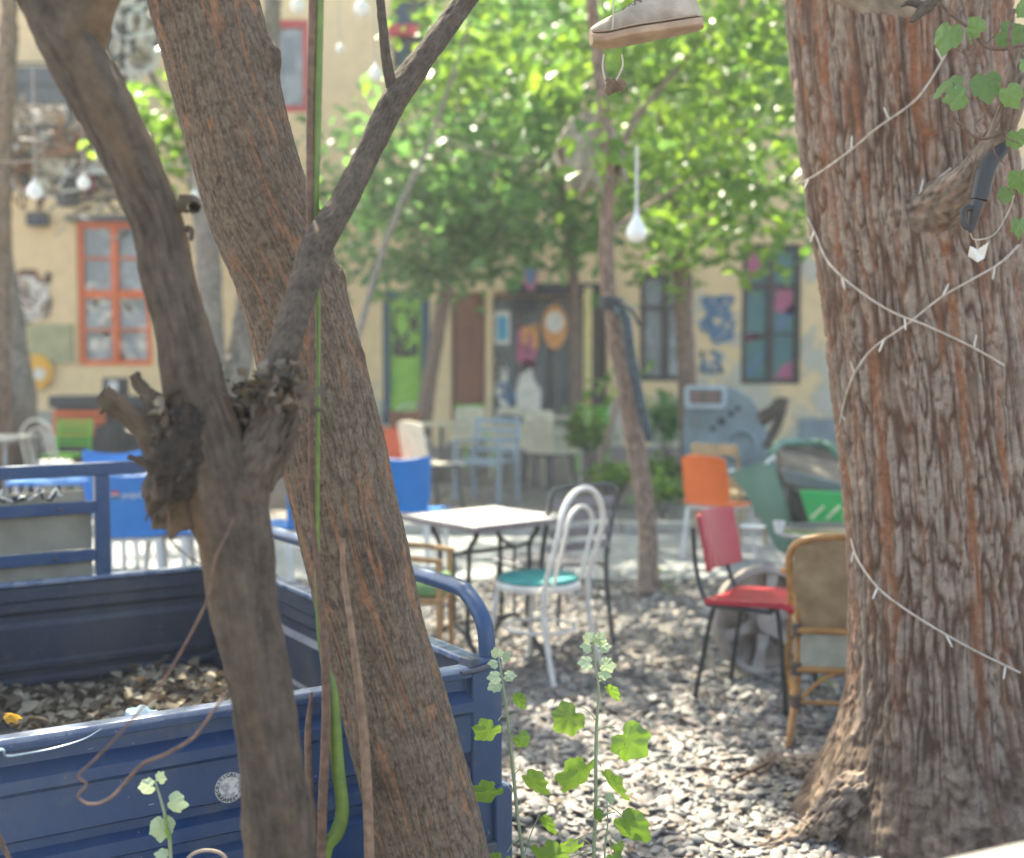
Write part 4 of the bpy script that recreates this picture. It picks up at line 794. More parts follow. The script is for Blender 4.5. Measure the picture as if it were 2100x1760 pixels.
# ------------------------------------------------------------------ furniture
M['tealfab'] = mat('teal_cushion', (52, 150, 146), (40, 132, 130), 12, .6, bump=.0008, bsc=120)
M['blue'] = mat('blue_plastic', (8, 120, 196), (10, 108, 182), 4, .35)
M['orangep'] = mat('orange_plastic', (230, 112, 48), (218, 102, 42), 4, .4)
M['redv'] = mat('red_vinyl', (170, 32, 50), (154, 28, 44), 6, .35, bump=.0005, bsc=60)
M['tube'] = mat('black_tube', (30, 38, 38), (44, 50, 50), 30, .4)
M['palegrey'] = mat('pale_grey_plastic', (196, 194, 190), (210, 208, 204), 10, .45)
M['bluegrey'] = mat('bluegrey_paint', (138, 156, 168), (124, 142, 154), 8, .6)
M['greenp'] = mat('green_plastic', (110, 196, 60), (96, 180, 52), 6, .5)
M['beige'] = mat('beige_paint', (200, 190, 166), (184, 172, 148), 8, .6)
M['wood'] = mat('pale_wood', (178, 136, 88), (150, 110, 70), 14, .6, stretch=(1, 1, .15))
M['greenc'] = mat('green_cushion', (120, 150, 96), (104, 134, 84), 20, .8)
M['alu'] = mat('grey_metal', (124, 122, 130), (104, 102, 110), 10, .3, metal=.55)
M['tabletop'] = mat('worn_white_top', (214, 212, 208), (170, 168, 166), 7, .22, spec=.8)
M['iron'] = mat('cast_iron', (46, 50, 52), (60, 62, 62), 20, .55, metal=.4)
M['cane'] = mat('cane_frame', (176, 128, 72), (140, 98, 54), 10, .45, stretch=(1, 1, 3), bump=.001, bsc=30)
def weave(name, c1, c2, sc):
    m = mat(name, c1, c2, sc*.2, .7); n = m.node_tree.nodes; l = m.node_tree.links; b = n["Principled BSDF"]; tc = n["Texture Coordinate"]
    w1 = n.new("ShaderNodeTexWave"); w1.inputs["Scale"].default_value = sc; w1.bands_direction = 'X'; w2 = n.new("ShaderNodeTexWave"); w2.inputs["Scale"].default_value = sc; w2.bands_direction = 'Z'
    mu = n.new("ShaderNodeMath"); mu.operation = 'MULTIPLY'
    for q in (w1, w2): l.new(tc.outputs["Object"], q.inputs["Vector"])
    l.new(w1.outputs["Fac"], mu.inputs[0]); l.new(w2.outputs["Fac"], mu.inputs[1])
    bp = n.new("ShaderNodeBump"); bp.inputs["Distance"].default_value = .004; l.new(mu.outputs[0], bp.inputs["Height"]); l.new(bp.outputs[0], b.inputs["Normal"])
    mx = n.new("ShaderNodeMixRGB"); mx.blend_type = 'MULTIPLY'; mx.inputs[0].default_value = .5; src = b.inputs["Base Color"].links[0].from_socket; mr = n.new("ShaderNodeMapRange"); mr.inputs[3].default_value = .55; mr.inputs[4].default_value = 1.1
    l.new(mu.outputs[0], mr.inputs[0]); l.new(src, mx.inputs[1]); l.new(mr.outputs[0], mx.inputs[2]); l.new(mx.outputs[0], b.inputs["Base Color"]); return m
M['wicker'] = weave('woven_cane', (196, 172, 132), (160, 132, 94), 45)
M['mesh'] = mat('pale_panel', (168, 168, 152), (150, 152, 138), 20, .7)

def hoop(mb, hw, z0, z1, y0, y1, r, n=8):
    pts = [(-hw, y0, z0)]; zc = z1-hw
    pts += [(-hw, y0+(y1-y0)*(q)*.9, z0+(zc-z0)*q) for q in (.35, .7, 1)]
    for a in np.linspace(160, 20, 8): pts.append((hw*math.cos(R(a)), y0+(y1-y0)*(.9+.1*math.sin(R(a))), zc+hw*math.sin(R(a))))
    pts += [(hw, y0+(y1-y0)*(q)*.9, z0+(zc-z0)*q) for q in (1, .7, .35)]+[(hw, y0, z0)]
    mb.tube(pts, r, n, 4)
def bentwood(name, label, cushion, frame=None, group=None):
    t = thing(name, label, 'chair', group=group); fr = frame or M['white']
    mb = MB(); hoop(mb, .19, .44, .93, -.17, -.27, .014); mb.build('back_hoop', fr, t)
    mb = MB(); hoop(mb, .115, .46, .84, -.175, -.255, .011); mb.build('inner_hoop', fr, t)
    mb = MB()
    mb.lathe([(.195, .415), (.212, .42), (.215, .44), (.205, .455), (.19, .45)], 36, (0, 0, 0), m=0); mb.build('seat_ring', fr, t)
    mb = MB(); mb.lathe([(.19, .452), (.2, .462), (.19, .476), (.12, .488), (.01, .492)], 36); mb.build('seat', cushion, t)
    for s in (-1, 1):
        mb = MB(); mb.tube([(s*.19, -.17, .46), (s*.19, -.175, .3), (s*.2, -.21, .12), (s*.215, -.25, 0)], [.015, .016, .014, .013], 10, 5); mb.build('leg', fr, t)
        mb = MB(); mb.tube([(s*.15, .13, .43), (s*.165, .16, .25), (s*.18, .19, 0)], [.016, .015, .012], 10, 5); mb.build('leg', fr, t)
    mb = MB(); mb.tube([(.175*math.cos(a), .175*math.sin(a)-.01, .22) for a in np.linspace(0, 6.283, 28, endpoint=False)], .009, 8, closed=True); mb.build('stretcher', fr, t)
    return t
def slat_chair(label, m, arms=False, seatm=None, slats=4, wd=.42, group=None, ht=.85, cat='chair'):
    t = thing('slatted_chair', label, cat, group=group); h = wd/2
    for s in (-1, 1):
        mb = MB(); mb.tube([(s*h, -.22, 0), (s*h, -.2, .44), (s*(h-.01), -.27, ht)], .016 if not arms else .024, 8, 3); mb.build('leg', m, t)
        mb = MB(); mb.tube([(s*h, .22, 0), (s*h, .2, .46)]+([(s*h, .2, .64)] if arms else []), .016 if not arms else .024, 8); mb.build('leg', m, t)
        if arms: mb = MB(); mb.bar((s*h, -.25, .66), (s*h, .24, .66), .045, .02); mb.build('armrest', m, t, bevel=.004)
    mb = MB()
    for k in range(5): mb.box((0, -.17+k*.087, .45), (wd-.03, .074, .018))
    mb.box((0, .215, .435), (wd, .02, .045)); mb.box((0, -.215, .435), (wd, .02, .045)); mb.build('seat', seatm or m, t, bevel=.003)
    mb = MB(); z = np.linspace(.56, ht-.03, slats)
    for q in z: mb.box((0, -.2-.07*(q-.44)/(ht-.44)-.002, q), (wd-.03, .014, (ht-.6)/slats*.72))
    mb.build('backrest', m, t, bevel=.003); return t
def shell_chair(name, label, m, legm, concave=False, group=None, cat='chair', logo=False):
    t = thing(name, label, cat, group=group); nu, nv = 15, 11; G = np.zeros((nu, nv, 3))
    for i in range(nu):
        q = i/(nu-1)
        for j in range(nv):
            s = (j/(nv-1)-.5)*2
            w_ = .2+(.035*q if concave else -.01*q); top = .83+(.035*(abs(s)**2) if concave else -.03*abs(s)**3)
            z = .45+(top-.45)*q; y = -.19-.09*q**1.2+.03*(s*s)*(.3+q)
            G[i, j] = (w_*s*(1 if q > .2 else .93), y, z)
    mb = MB(); mb.slab(G, .012); bk = mb.build('backrest', m, t)
    G = np.zeros((9, nv, 3))
    for i in range(9):
        q = i/8
        for j in range(nv): s = (j/(nv-1)-.5)*2; G[i, j] = (.21*s, -.2+.42*q, .45+.012*s*s-.02*math.sin(q*math.pi)-(.03*max(0, q-.8)/.2))
    mb = MB(); mb.slab(G, .016); mb.build('seat', m, t)
    mb = MB(); mb.box((0, 0, .42), (.36, .36, .025)); mb.build('seat_frame', legm, t, bevel=.006)
    for sx in (-1, 1):
        for sy in (-1, 1): mb = MB(); mb.tube([(sx*.17, sy*.165-.01, .43), (sx*.2, sy*.215, 0)], [.018, .014] if not concave else [.024, .017], 10); mb.build('leg', legm, t)
    if logo:
        mb = MB(); Vt, Ft = text_vf('pepsi', .062); Rm = np.array([[-1, 0, 0], [0, 0, 1], [0, 1, 0]], float)
        def put(V): X = V[:, 0]; Z = V[:, 1]+.715; Y = -.2-.09*((Z-.45)/.38)**1.2-.0095+.03*((X/.22)**2)*1.1-V[:, 2]; return np.stack([X, Y, Z], 1)
        Vt = Vt+np.array((.03, 0, 0)); mb.add(put(Vt), Ft); mb.build('logo_lettering', M['palegrey'], bk, smooth=False)
        for nm, mm, lo, hi in (('logo_red', M['red'], .15, 1), ('logo_white', M['palegrey'], -.15, .15), ('logo_blue', M['teal'], -1, -.15)):
            pts = []; 
            for a in np.linspace(0, 2*math.pi, 40, endpoint=False): pts.append((-.075+.026*math.cos(a), max(lo, min(hi, math.sin(a)))*.026, .001))
            mb = MB(); mb.add(put(np.array(pts)), [tuple(range(40))]); mb.build(nm, mm, bk, smooth=False)
    return t
# near white hoop chair with the teal cushion
c0 = bentwood('bentwood_chair', 'white hoop backed chair with a round teal cushion in the middle of the gravel', M['tealfab'])
c0.location = (.13, 6.02, 0); c0.rotation_euler = (0, 0, R(53))
g1 = slat_chair('light green slatted chair standing behind the white hoop chair at the left', M['greenp'], slats=5); q = at(126, 1010, 13.9); g1.location = (q.x, 14.0, 0); g1.rotation_euler = (0, 0, R(170))
c1 = bentwood('bentwood_chair', 'pale white hoop backed chair in front of the light green slatted chair at the left', M['palegrey']); q = at(94, 950, 12.6); c1.location = (q.x, 12.8, 0); c1.rotation_euler = (0, 0, R(-15))
# blue armless plastic chairs
gb = 'blue plastic chairs round the blue table'
p0 = shell_chair('plastic_chair', 'blue plastic chair with a printed logo on its back seen through the truck rails', M['blue'], M['palegrey'], True, gb, logo=True)
q = at(262, 1000, 7.67); p0.location = (q.x, 7.75, 0); p0.rotation_euler = (0, 0, R(12))
p1 = None
for px, Y, rz, lb in [(385, 7.9, -35, 'blue plastic chair right beside the logo chair, partly behind the dark trunk'), (200, 9.0, 172, 'blue plastic chair on the far side of the blue table'), (570, 8.1, 70, 'blue plastic chair showing between the dark forked trunk and the leaning trunk'), (848, 9.0, -18, 'bright blue plastic chair just right of the leaning trunk beside the white table')]:
    c = copy_tree(p1) if p1 else shell_chair('plastic_chair', lb, M['blue'], M['palegrey'], True, gb); p1 = c; relabel(c, (at(px, 1000, Y).x, Y, 0), R(rz), lb)
def table(name, label, top, base, loc, rz=0, size=(.7, .7), h=.74, round_=False, legs=True, group=None):
    t = thing(name, label, 'table', loc, rz, group); mb = MB()
    if round_: mb.lathe([(size[0]*.5-.01, h-.03), (size[0]*.5, h-.022), (size[0]*.5, h-.005), (size[0]*.5-.008, h), (.02, h)], 40)
    else: mb.box((0, 0, h-.0125), (size[0], size[1], .025))
    mb.build('tabletop', top, t, bevel=0 if round_ else .004)
    if legs and not round_:
        for sx in (-1, 1):
            for sy in (-1, 1): mb = MB(); mb.tube([(sx*(size[0]/2-.06), sy*(size[1]/2-.06), h-.026), (sx*(size[0]/2-.05), sy*(size[1]/2-.05), 0)], .018, 8); mb.build('leg', base, t)
    if round_:
        mb = MB(); mb.lathe([(.03, .03), (.028, .2), (.024, h-.05), (.08, h-.032)], 16); mb.build('pedestal', base, t)
        mb = MB(); mb.lathe([(.22, 0), (.225, .012), (.16, .025), (.05, .05), (.03, .08)], 32); mb.build('foot', base, t)
    return t
q = at(145, 1000, 8.4); table('plastic_table', 'glossy blue table with the blue plastic chairs round it', M['blue'], M['palegrey'], (q.x, 8.55, 0), R(10), (.8, .8), .73)
# white topped table on cast iron trestles
t = table('iron_table', 'square worn white topped table on a black cast iron base', M['tabletop'], M['iron'], (-.14, 6.28, 0), R(40), (.62, .62), .74, legs=False)
mb = MB(); 
for a, b_, c, d in ((-.31, 0, .012, .626), (.31, 0, .012, .626)): mb.box((a+(.004 if a > 0 else -.004), 0, .7265), (c, d, .03))
for a in (-.31, .31): mb.box((0, a+(.004 if a > 0 else -.004), .7265), (.606, .012, .03))
mb.build('metal_rim', M['alu'], t, bevel=.002)
for s in (-1, 1):
    x = s*.2; mb = MB()
    for y in (-.12, .12):
        mb.tube([(x, y*1.6, .71), (x, y*1.45, .66), (x, y*1.05, .6), (x, y, .5), (x, y*.9, .25), (x, y*1.1, .12), (x, y*1.9, .04), (x, y*2.3, 0)], [.018, .013, .012, .012, .012, .015, .016, .02], 8, 4)
    mb.tube([(x, -.13, .6), (x, 0, .56), (x, .13, .6)], .010, 6, 4); mb.tube([(x, -.12, .14), (x, 0, .2), (x, .12, .14)], .012, 6, 4); mb.tube([(x, 0, .2), (x, 0, .56)], .008, 6); mb.bar((x, -.25, .705), (x, .25, .705), .03, .014); mb.build('trestle', M['iron'], t)
mb = MB(); mb.tube([(-.2, 0, .2), (.2, 0, .2)], .012, 8); mb.build('stretcher', M['iron'], t); mb = MB(); mb.tube([(-.2, 0, .56), (.2, 0, .56)], .010, 8); mb.build('stretcher', M['iron'], t)
# dark metal chair
t = thing('metal_chair', 'dark grey metal chair with a rounded slatted back behind the white hoop chair', 'chair', (.22, 6.62, 0), R(34))
fr = M['alu']; mb = MB(); h = .215
mb.tube([(-h, -.27, 0), (-h, -.2, .42), (-h, -.25, .7), (-h+.005, -.275, .83), (-h+.05, -.285, .88), (0, -.287, .885), (h-.05, -.285, .88), (h-.005, -.275, .83), (h, -.25, .7), (h, -.2, .42), (h, -.27, 0)], .014, 10, 5); mb.build('back_frame', M['metal_dark'], t)
mb = MB()
for z in (.56, .64, .72, .80): mb.box((0, -.2-.09*(z-.42)/.46-.012, z), (2*h-.03, .008, .045))
mb.build('backrest', fr, t, bevel=.003)
mb = MB()
for k in range(6): mb.box((0, -.16+k*.075, .452), (2*h-.02, .06, .01))
mb.build('seat', fr, t, bevel=.003); mb = MB(); mb.tube([(-h, -.2, .435), (-h, .2, .435), (-h+.03, .23, .435), (h-.03, .23, .435), (h, .2, .435), (h, -.2, .435)], .013, 8, 3); mb.build('seat_frame', M['metal_dark'], t)
for s in (-1, 1): mb = MB(); mb.tube([(s*(h-.005), .21, .435), (s*(h+.01), .25, 0)], .013, 8); mb.build('leg', M['metal_dark'], t)
# wooden chair with green cushion behind the leaning trunk
t = thing('wooden_chair', 'pale wooden chair with a green seat cushion half behind the leaning trunk', 'chair', (-.50, 5.75, 0), R(-95)); w_ = M['wood']
for s in (-1, 1):
    mb = MB(); mb.tube([(s*.19, -.2, 0), (s*.19, -.18, .45), (s*.19, -.26, .84)], .015, 8, 3); mb.build('leg', w_, t); mb = MB(); mb.tube([(s*.19, .19, 0), (s*.185, .18, .46), (s*.185, .18, .62)], .014, 8); mb.build('leg', w_, t)
    mb = MB(); mb.tube([(s*.19, -.23, .63), (s*.2, 0, .64), (s*.185, .2, .62)], .013, 8, 4); mb.build('armrest', w_, t)
mb = MB(); mb.box((0, 0, .44), (.4, .4, .03)); mb.build('seat', w_, t, bevel=.005); mb = MB(); mb.box((0, 0, .485), (.39, .39, .06)); mb.build('cushion', M['greenc'], t, bevel=.02)
mb = MB(); [mb.box((0, -.2-.07*(z-.45)/.4, z), (.36, .016, .05)) for z in (.6, .7, .8)]; mb.build('backrest', w_, t, bevel=.004)
# orange chair
t = shell_chair('plastic_chair', 'orange plastic chair with thin white legs behind the red chair', M['orangep'], M['palegrey']); t.location = (1.60, 9.35, 0); t.rotation_euler = (0, 0, R(-40))
q = at(1500, 1000, 9.9); t = slat_chair('plain tan wooden chair tucked behind the orange chair', mat('tan_wood', (176, 150, 110), (150, 126, 92), 9, .7), slats=2); t.location = (q.x+.02, 10.05, 0); t.rotation_euler = (0, 0, R(-40))
# red chair
t = thing('red_chair', 'red vinyl chair on thin black tube legs beside the spoked wheel', 'chair', (1.14, 5.52, 0), R(-124)); mb = MB()
G = np.array([[(x, -.225-.05*q+.05*(x/.19)**2*1, .58+.27*q-.02*abs(x/.19)**4*(1 if q > .5 else -1)*.5) for q in np.linspace(0, 1, 7)] for x in np.linspace(-.185, .185, 11)]); mb.slab(G, .022); mb.build('backrest', M['redv'], t, bevel=.005)
mb = MB(); G = np.array([[(x*(1-.08*abs(q)), .22*q-.0, .47-.012*math.cos(x*6)+.012*q+(-.025 if q > .95 else 0)) for q in np.linspace(-.9, 1, 9)] for x in np.linspace(-.2, .2, 9)]); mb.slab(G, .028); mb.build('seat', M['redv'], t, bevel=.006)
for s in (-1, 1):
    mb = MB(); mb.tube([(s*.16, -.27, .78), (s*.165, -.25, .6), (s*.17, -.2, .46), (s*.17, -.15, .435), (s*.17, .12, .435)], .011, 8, 5); mb.build('back_tube', M['tube'], t)
    mb = MB(); mb.tube([(s*.15, -.1, .435), (s*.17, -.16, .42), (s*.2, -.235, 0)], .011, 8, 4); mb.build('leg', M['tube'], t)
    mb = MB(); mb.tube([(s*.15, .1, .435), (s*.17, .15, .42), (s*.195, .2, 0)], .011, 8, 4); mb.build('leg', M['tube'], t)
mb = MB(); mb.bar((-.17, -.1, .437), (.17, -.1, .437), .02, .012); mb.bar((-.17, .1, .437), (.17, .1, .437), .02, .012); mb.build('seat_frame', M['tube'], t)
# rattan chair
t = thing('rattan_chair', 'cane armchair with a woven back half hidden by the furrowed tree', 'chair', (1.385, 5.05, 0), R(-10)); cn = M['cane']; mb = MB()
arch = [(-.23, -.3, 0), (-.2, -.22, .2), (-.19, -.2, .42), (-.2, -.22, .6), (-.235, -.25, .72), (-.215, -.27, .81), (-.12, -.285, .845), (0, -.29, .85), (.12, -.285, .845), (.215, -.27, .81), (.235, -.25, .72), (.2, -.22, .6), (.19, -.2, .42), (.2, -.22, .2), (.23, -.3, 0)]
mb.tube(arch, .016, 10, 5); mb.build('back_frame', cn, t); mb = MB()
G = np.array([[(s*(.185+.035*min(1, q*1.6)-.03*max(0, q-.8)), -.205-.07*q-.01*math.cos(s*1.5), .47+.36*q-.03*abs(s)**3*q) for q in np.linspace(0, 1, 9)] for s in np.linspace(-1, 1, 11)]); mb.slab(G, .01); mb.build('backrest', M['wicker'], t)
mb = MB(); mb.tube([(-.2, -.225, .46), (.2, -.225, .46)], .014, 8); mb.tube([(-.2, -.225, .3), (.2, -.225, .3)], .014, 8); mb.tube([(-.2, -.24, .17), (.2, -.24, .17)], .01, 8); mb.tube([(-.19, -.235, .17), (-.1, -.23, .26), (0, -.228, .3), (.1, -.23, .26), (.19, -.235, .17)], .009, 8, 4); mb.build('rails', cn, t)
mb = MB(); mb.box((0, -.215, .38), (.37, .012, .14)); mb.build('lower_panel', M['mesh'], t)
mb = MB(); mb.box((0, .02, .43), (.4, .42, .03)); mb.build('seat', M['wicker'], t, bevel=.01)
for s in (-1, 1):
    mb = MB(); mb.tube([(s*.22, .25, 0), (s*.2, .22, .43), (s*.21, .2, .62)], .015, 8, 3); mb.build('leg', cn, t); mb = MB(); mb.tube([(s*.235, -.25, .7), (s*.25, -.05, .67), (s*.21, .22, .62)], .014, 8, 4); mb.build('armrest', cn, t)
    mb = MB(); mb.tube([(s*.21, -.24, .17), (s*.205, .22, .17)], .01, 8); mb.build('side_rail', cn, t)
    for z in (.17, .30, .46): mb = MB(); mb.lathe([(.022, -.025), (.023, 0), (.022, .025)], 12, (s*.2, -.215-.02*(z < .2), z)); mb.build('binding', M['darkwood'], t)
# silver round table with drinks things behind the trunk
q = at(1700, 1100, 6.4); t = table('metal_table', 'round silver metal table beside the rattan chair', mat('polished_metal', (188, 192, 196), (150, 154, 160), 9, .15, metal=.85), M['metal_dark'], (q.x+.02, 6.35, 0), 0, (.62, .62), .66, True)
q = at(1742, 1455, 4.95); t = thing('table_foot', 'dark round steel foot plate standing on the gravel under the rattan chair', 'table foot', (q.x+.08, 5.0, 0)); mb = MB(); mb.lathe([(.15, .0), (.155, .03), (.14, .045), (.03, .055)], 36); mb.build('plate', mat('blue_steel', (84, 98, 110), (70, 82, 94), 9, .3, metal=.4), t); mb = MB(); mb.tube([(0, 0, .05), (0, 0, .4)], .015, 8); mb.build('stub_post', M['metal_dark'], t)
for k, (dx, dy, col) in enumerate([(-.12, -.02, 'glass ashtray with a white rim on the round silver table'), (.0, -.1, 'small white cup on the round silver table')]):
    t = thing(['ashtray', 'cup'][k], col, ['ashtray', 'cup'][k], (q.x+.0+dx-.02+.0, 6.32+dy, .66)); mb = MB(); rr = (.07, .03)[k]; hh = (.025, .06)[k]; mb.lathe([(rr*.7, 0), (rr, hh), (rr*.88, hh), (rr*.6, .006), (.005, .006)], 24); mb.build('bowl', M['palegrey'], t)
# wheel
q = gr(1572, 1385); t = thing('spoked_wheel', 'old spoked metal wheel standing on the gravel behind the red chair', 'wheel', (q.x, q.y-.02, 0), R(14)); t.rotation_euler = (R(-8), 0, R(14)); wr = .27; wm = mat('rusty_wheel', (168, 158, 150), (134, 124, 116), 9, .55, metal=.3)
RX = rotm('X', R(90)); mb = MB(); mb.lathe([(wr-.035, -.03), (wr-.01, -.035), (wr, -.03), (wr, .03), (wr-.01, .035), (wr-.035, .03), (wr-.03, 0), (wr-.035, -.03)], 48, (0, 0, wr), RX); mb.build('rim', wm, t)
mb = MB(); mb.lathe([(.02, -.05), (.06, -.05), (.065, 0), (.06, .05), (.02, .05)], 24, (0, 0, wr), RX); mb.build('hub', wm, t)
for k in range(6):
    a = k*math.pi/3+.3; mb = MB(); d = np.array((math.cos(a), 0, math.sin(a))); e = np.array((-math.sin(a), 0, math.cos(a))); c = np.array((0, 0, wr))
    G = np.array([[c+d*q+e*w_*(.018+.02*abs(q-.15)/.1) for w_ in (-1, 0, 1)] for q in np.linspace(.05, wr-.02, 6)]); mb.slab(G, .018); mb.build('spoke', wm, t)
# far terrace furniture
t = slat_chair('pale blue grey slatted armchair facing the courtyard before the brown door', M['bluegrey'], True, slats=4, wd=.54, ht=.9); q = gr(1000, 1034); t.location = (q.x-.02, 13.25, 0); t.rotation_euler = (0, 0, R(152))
bs = slat_chair('beige slatted chair standing right of the blue grey armchair', M['beige'], False, slats=3, wd=.45); q = at(1145, 900, 15); bs.location = (q.x, 15, 0); bs.rotation_euler = (0, 0, R(190))
for px, Y, rz, lb, mm in [(1215, 17, 175, 'bright green slatted chair by the pale yellow post', 'greenp'), (975, 17.5, 200, 'green and orange chair back before the brown door', 'greenp'), (1045, 15.8, 170, 'beige slatted chair in shade behind the blue grey armchair', 'beige')]:
    c = slat_chair(lb, M[mm], False, slats=6 if mm == 'greenp' else 2, ht=.9); c.location = (at(px, 900, Y).x, Y, 0); c.rotation_euler = (0, 0, R(rz))
for px, Y, rz, lb, mm in [(815, 12.5, -160, 'orange red plastic chair beyond the bright blue chair', M['orangep'] if 0 else mat('terracotta_plastic', (196, 84, 44), (180, 74, 40), 4, .5)), (822, 16.5, 170, 'brown plastic chair near the foot of the lime green door', M['brown'])]:
    c = shell_chair('plastic_chair', lb, mm, M['metal_dark'], True); c.location = (at(px, 900, Y).x, Y, 0); c.rotation_euler = (0, 0, R(rz))
for px, Y, sz, lb, mm in [(905, 15.5, .8, 'round greyish brown table behind the cream plastic chair', M['beige'])]:
    table('round_table', lb, mm, M['metal_dark'], (at(px, 900, Y).x, Y, 0), 0, (sz, sz), .74, True)
for px, Y, rz, lb, mm, sc_ in [(885, 12.4, -50, 'rounded cream plastic chair right of the orange red plastic chair', M['cream'], 1.12), (1085, 15.0, 150, 'rounded beige plastic chair just right of the blue grey armchair', M['beige'], 1.1), (1128, 14.2, -40, 'rounded beige plastic chair just left of the beige slatted chair', M['beige'], 1.05), (955, 16.2, 170, 'rounded beige plastic chair near the foot of the brown door', M['beige'], 1.1)]:
    c = shell_chair('plastic_chair', lb, mm, M['metal_dark']); c.location = (at(px, 900, Y).x, Y, 0); c.rotation_euler = (0, 0, R(rz)); c.scale = (sc_, sc_, sc_)
t = bentwood('bentwood_chair', 'small pale hoop backed chair at the foot of the lime green door', M['palegrey'], M['palegrey']); t.location = (at(850, 900, 16.8).x, 16.8, 0); t.rotation_euler = (0, 0, R(200))
# bar corner at the left wall
q = at(218, 830, 16.5); t = thing('bar_counter', 'dark bar counter with an orange slatted front below the orange window', 'counter', (q.x, 16.5, 0)); mb = MB()
mb.box((.05, 0, .98), (1.5, .45, .16)); mb.build('counter_top', M['black'], t, bevel=.01); mb = MB()
for k in range(4): mb.box((-.3, -.2, .83-.09*k), (.7, .03, .06))
mb.build('slats', M['orange'], t, bevel=.004); mb = MB(); mb.box((.05, .05, .45), (1.4, .3, .9)); mb.build('body', M['grim'], t)
q = at(130, 830, 15.2); table('long_table', 'low reddish brown bench table beside the bar counter', M['brown'], M['darkwood'], (q.x, 15.2, 0), 0, (1.2, .5), .70)
q = at(232, 775, 16.4); t = thing('till_box', 'small black box with a silver front standing on the bar counter', 'box', (q.x, 16.5, 1.06)); mb = MB(); mb.box((0, 0, .12), (.3, .2, .24)); mb.build('case', M['black'], t, bevel=.01); mb = MB(); mb.box((0, -.105, .13), (.12, .01, .14)); mb.build('front_plate', M['palegrey'], t)
for px, lb, rz in [(195, 'black padded chair left of the pair by the bar counter', 160), (262, 'black padded chair right of the pair by the bar counter', 200)]:
    c = shell_chair('padded_chair', lb, M['black'], M['tube']); c.location = (at(px, 900, 13.2).x, 13.2, 0); c.rotation_euler = (0, 0, R(rz))
q = at(25, 900, 11); table('stone_table', 'pale grey concrete table cut by the left edge of the picture', M['kerbstone'], M['concrete'], (q.x-.55, 11.2, 0), 0, (1.2, .8), .84)
q = at(290, 850, 13.0); table('round_table', 'small round pale table beside the black padded chairs', M['cream'], M['metal_dark'], (q.x+.1, 13.3, 0), 0, (.7, .7), .8, True)
# grey engine hulk and the cut up old car
eg = mat('hulk_grey', (128, 142, 148), (104, 112, 114), 2.2, .55, c3=(150, 140, 116), bump=.004, bsc=30)
q = at(1490, 960, 13.4); t = thing('engine_hulk', 'battered grey machine shell with round holes leaning by the wall', 'machine', (q.x, 13.4, 0), R(-12)); sM = 13.4/FPX
mb = MB()
prof = [(-.42, 1.0), (-.4, 1.18), (-.12, 1.26), (.06, 1.22), (.22, 1.12), (.34, .95), (.42, .7), (.45, .3), (-.4, .3), (-.44, .6)]
prof = [(a, b_-.02) for a, b_ in prof]
mb.poly([(a, -.25, b_) for a, b_ in prof], (0, .5, 0)); bd = mb.build('shell', eg, t, smooth=False, bevel=.03)
mb = MB()
for a, b_, rr in [(-.05, .88, .045), (.05, .96, .035), (.12, 1.02, .03), (-.14, .8, .03)]: mb.lathe([(rr, 0), (rr, .012)], 16, (a, -.252, b_), RX)
mb.build('vent_holes', M['black'], t); mb = MB(); mb.lathe([(.12, 0), (.17, .03), (.19, .07), (.16, .09), (.13, .02)], 28, (.16, -.252, .62), RX); mb.build('round_opening', eg, t); mb = MB(); mb.lathe([(.13, .0), (.13, .012)], 24, (.16, -.254, .62), RX); mb.build('opening_dark', M['grim'], t)
fx = mat('hulk_frame', (168, 180, 188), (150, 160, 168), 8, .5); mb = MB(); Ry = rotm('Y', R(-6))
for c, d in [((-.22, -.3, 1.24), (.42, .06, .05)), ((-.22, -.3, 1.04), (.42, .06, .05)), ((-.42, -.3, 1.14), (.05, .061, .2)), ((-.02, -.3, 1.14), (.05, .061, .2))]: mb.box(c, d)
mb.build('window_frame', fx, t, bevel=.015); mb = MB(); mb.box((-.22, -.27, 1.14), (.36, .03, .16)); mb.build('window_inset', mat('dull_brown', (110, 92, 84), (140, 110, 104), 12, .7), t)
mb = MB(); mb.tube([(.36, -.2, .9), (.5, -.22, 1.0), (.56, -.22, 1.12)], [.09, .07, .05], 10, 4); mb.tube([(.42, -.22, .6), (.56, -.22, .9), (.6, -.22, 1.14)], [.05, .05, .06], 8, 4); mb.build('rusty_arm', M['darkwood'], t)
# cut car
gm = mat('faded_green_paint', (72, 108, 92), (96, 128, 112), 3, .5, c3=(120, 130, 112)); gm2 = mat('bright_green_paint', (44, 168, 84), (56, 150, 84), 3, .4)
t = thing('cut_car_body', 'cut open old green car body turned into a seat, half behind the furrowed tree', 'car', gp(1640, 8.6)[:2]+(0,), 0); Yc = 8.6
def zq(px, py, Y): return P(px, py, Y)
mb = MB(); A_ = [zq(1585, 940, 8.6), zq(1610, 1020, 8.5), zq(1625, 1075, 8.5), zq(1640, 1140, 8.5)]; B_ = [zq(1498, 968, 8.9), zq(1530, 1010, 8.8), zq(1560, 1060, 8.7), zq(1600, 1130, 8.7)]
mb.slab(np.array([[A_[k] for k in range(4)], [tuple((np.array(A_[k])+np.array(B_[k]))/2+np.array((0, -.05, .0))) for k in range(4)], [B_[k] for k in range(4)]]), .03); mb.build('open_panel', gm, t, world=True)
def quadslab(name, pts, m, th=.04, **k): mb = MB(); mb.slab(np.array([[pts[0], pts[3]], [pts[1], pts[2]]]), th); return mb.build(name, m, t, world=True, bevel=.01, **k)
quadslab('side_panel', [zq(1640, 1005, 8.3), zq(1830, 1015, 8.1), zq(1830, 1120, 8.1), zq(1668, 1100, 8.3)], gm2)
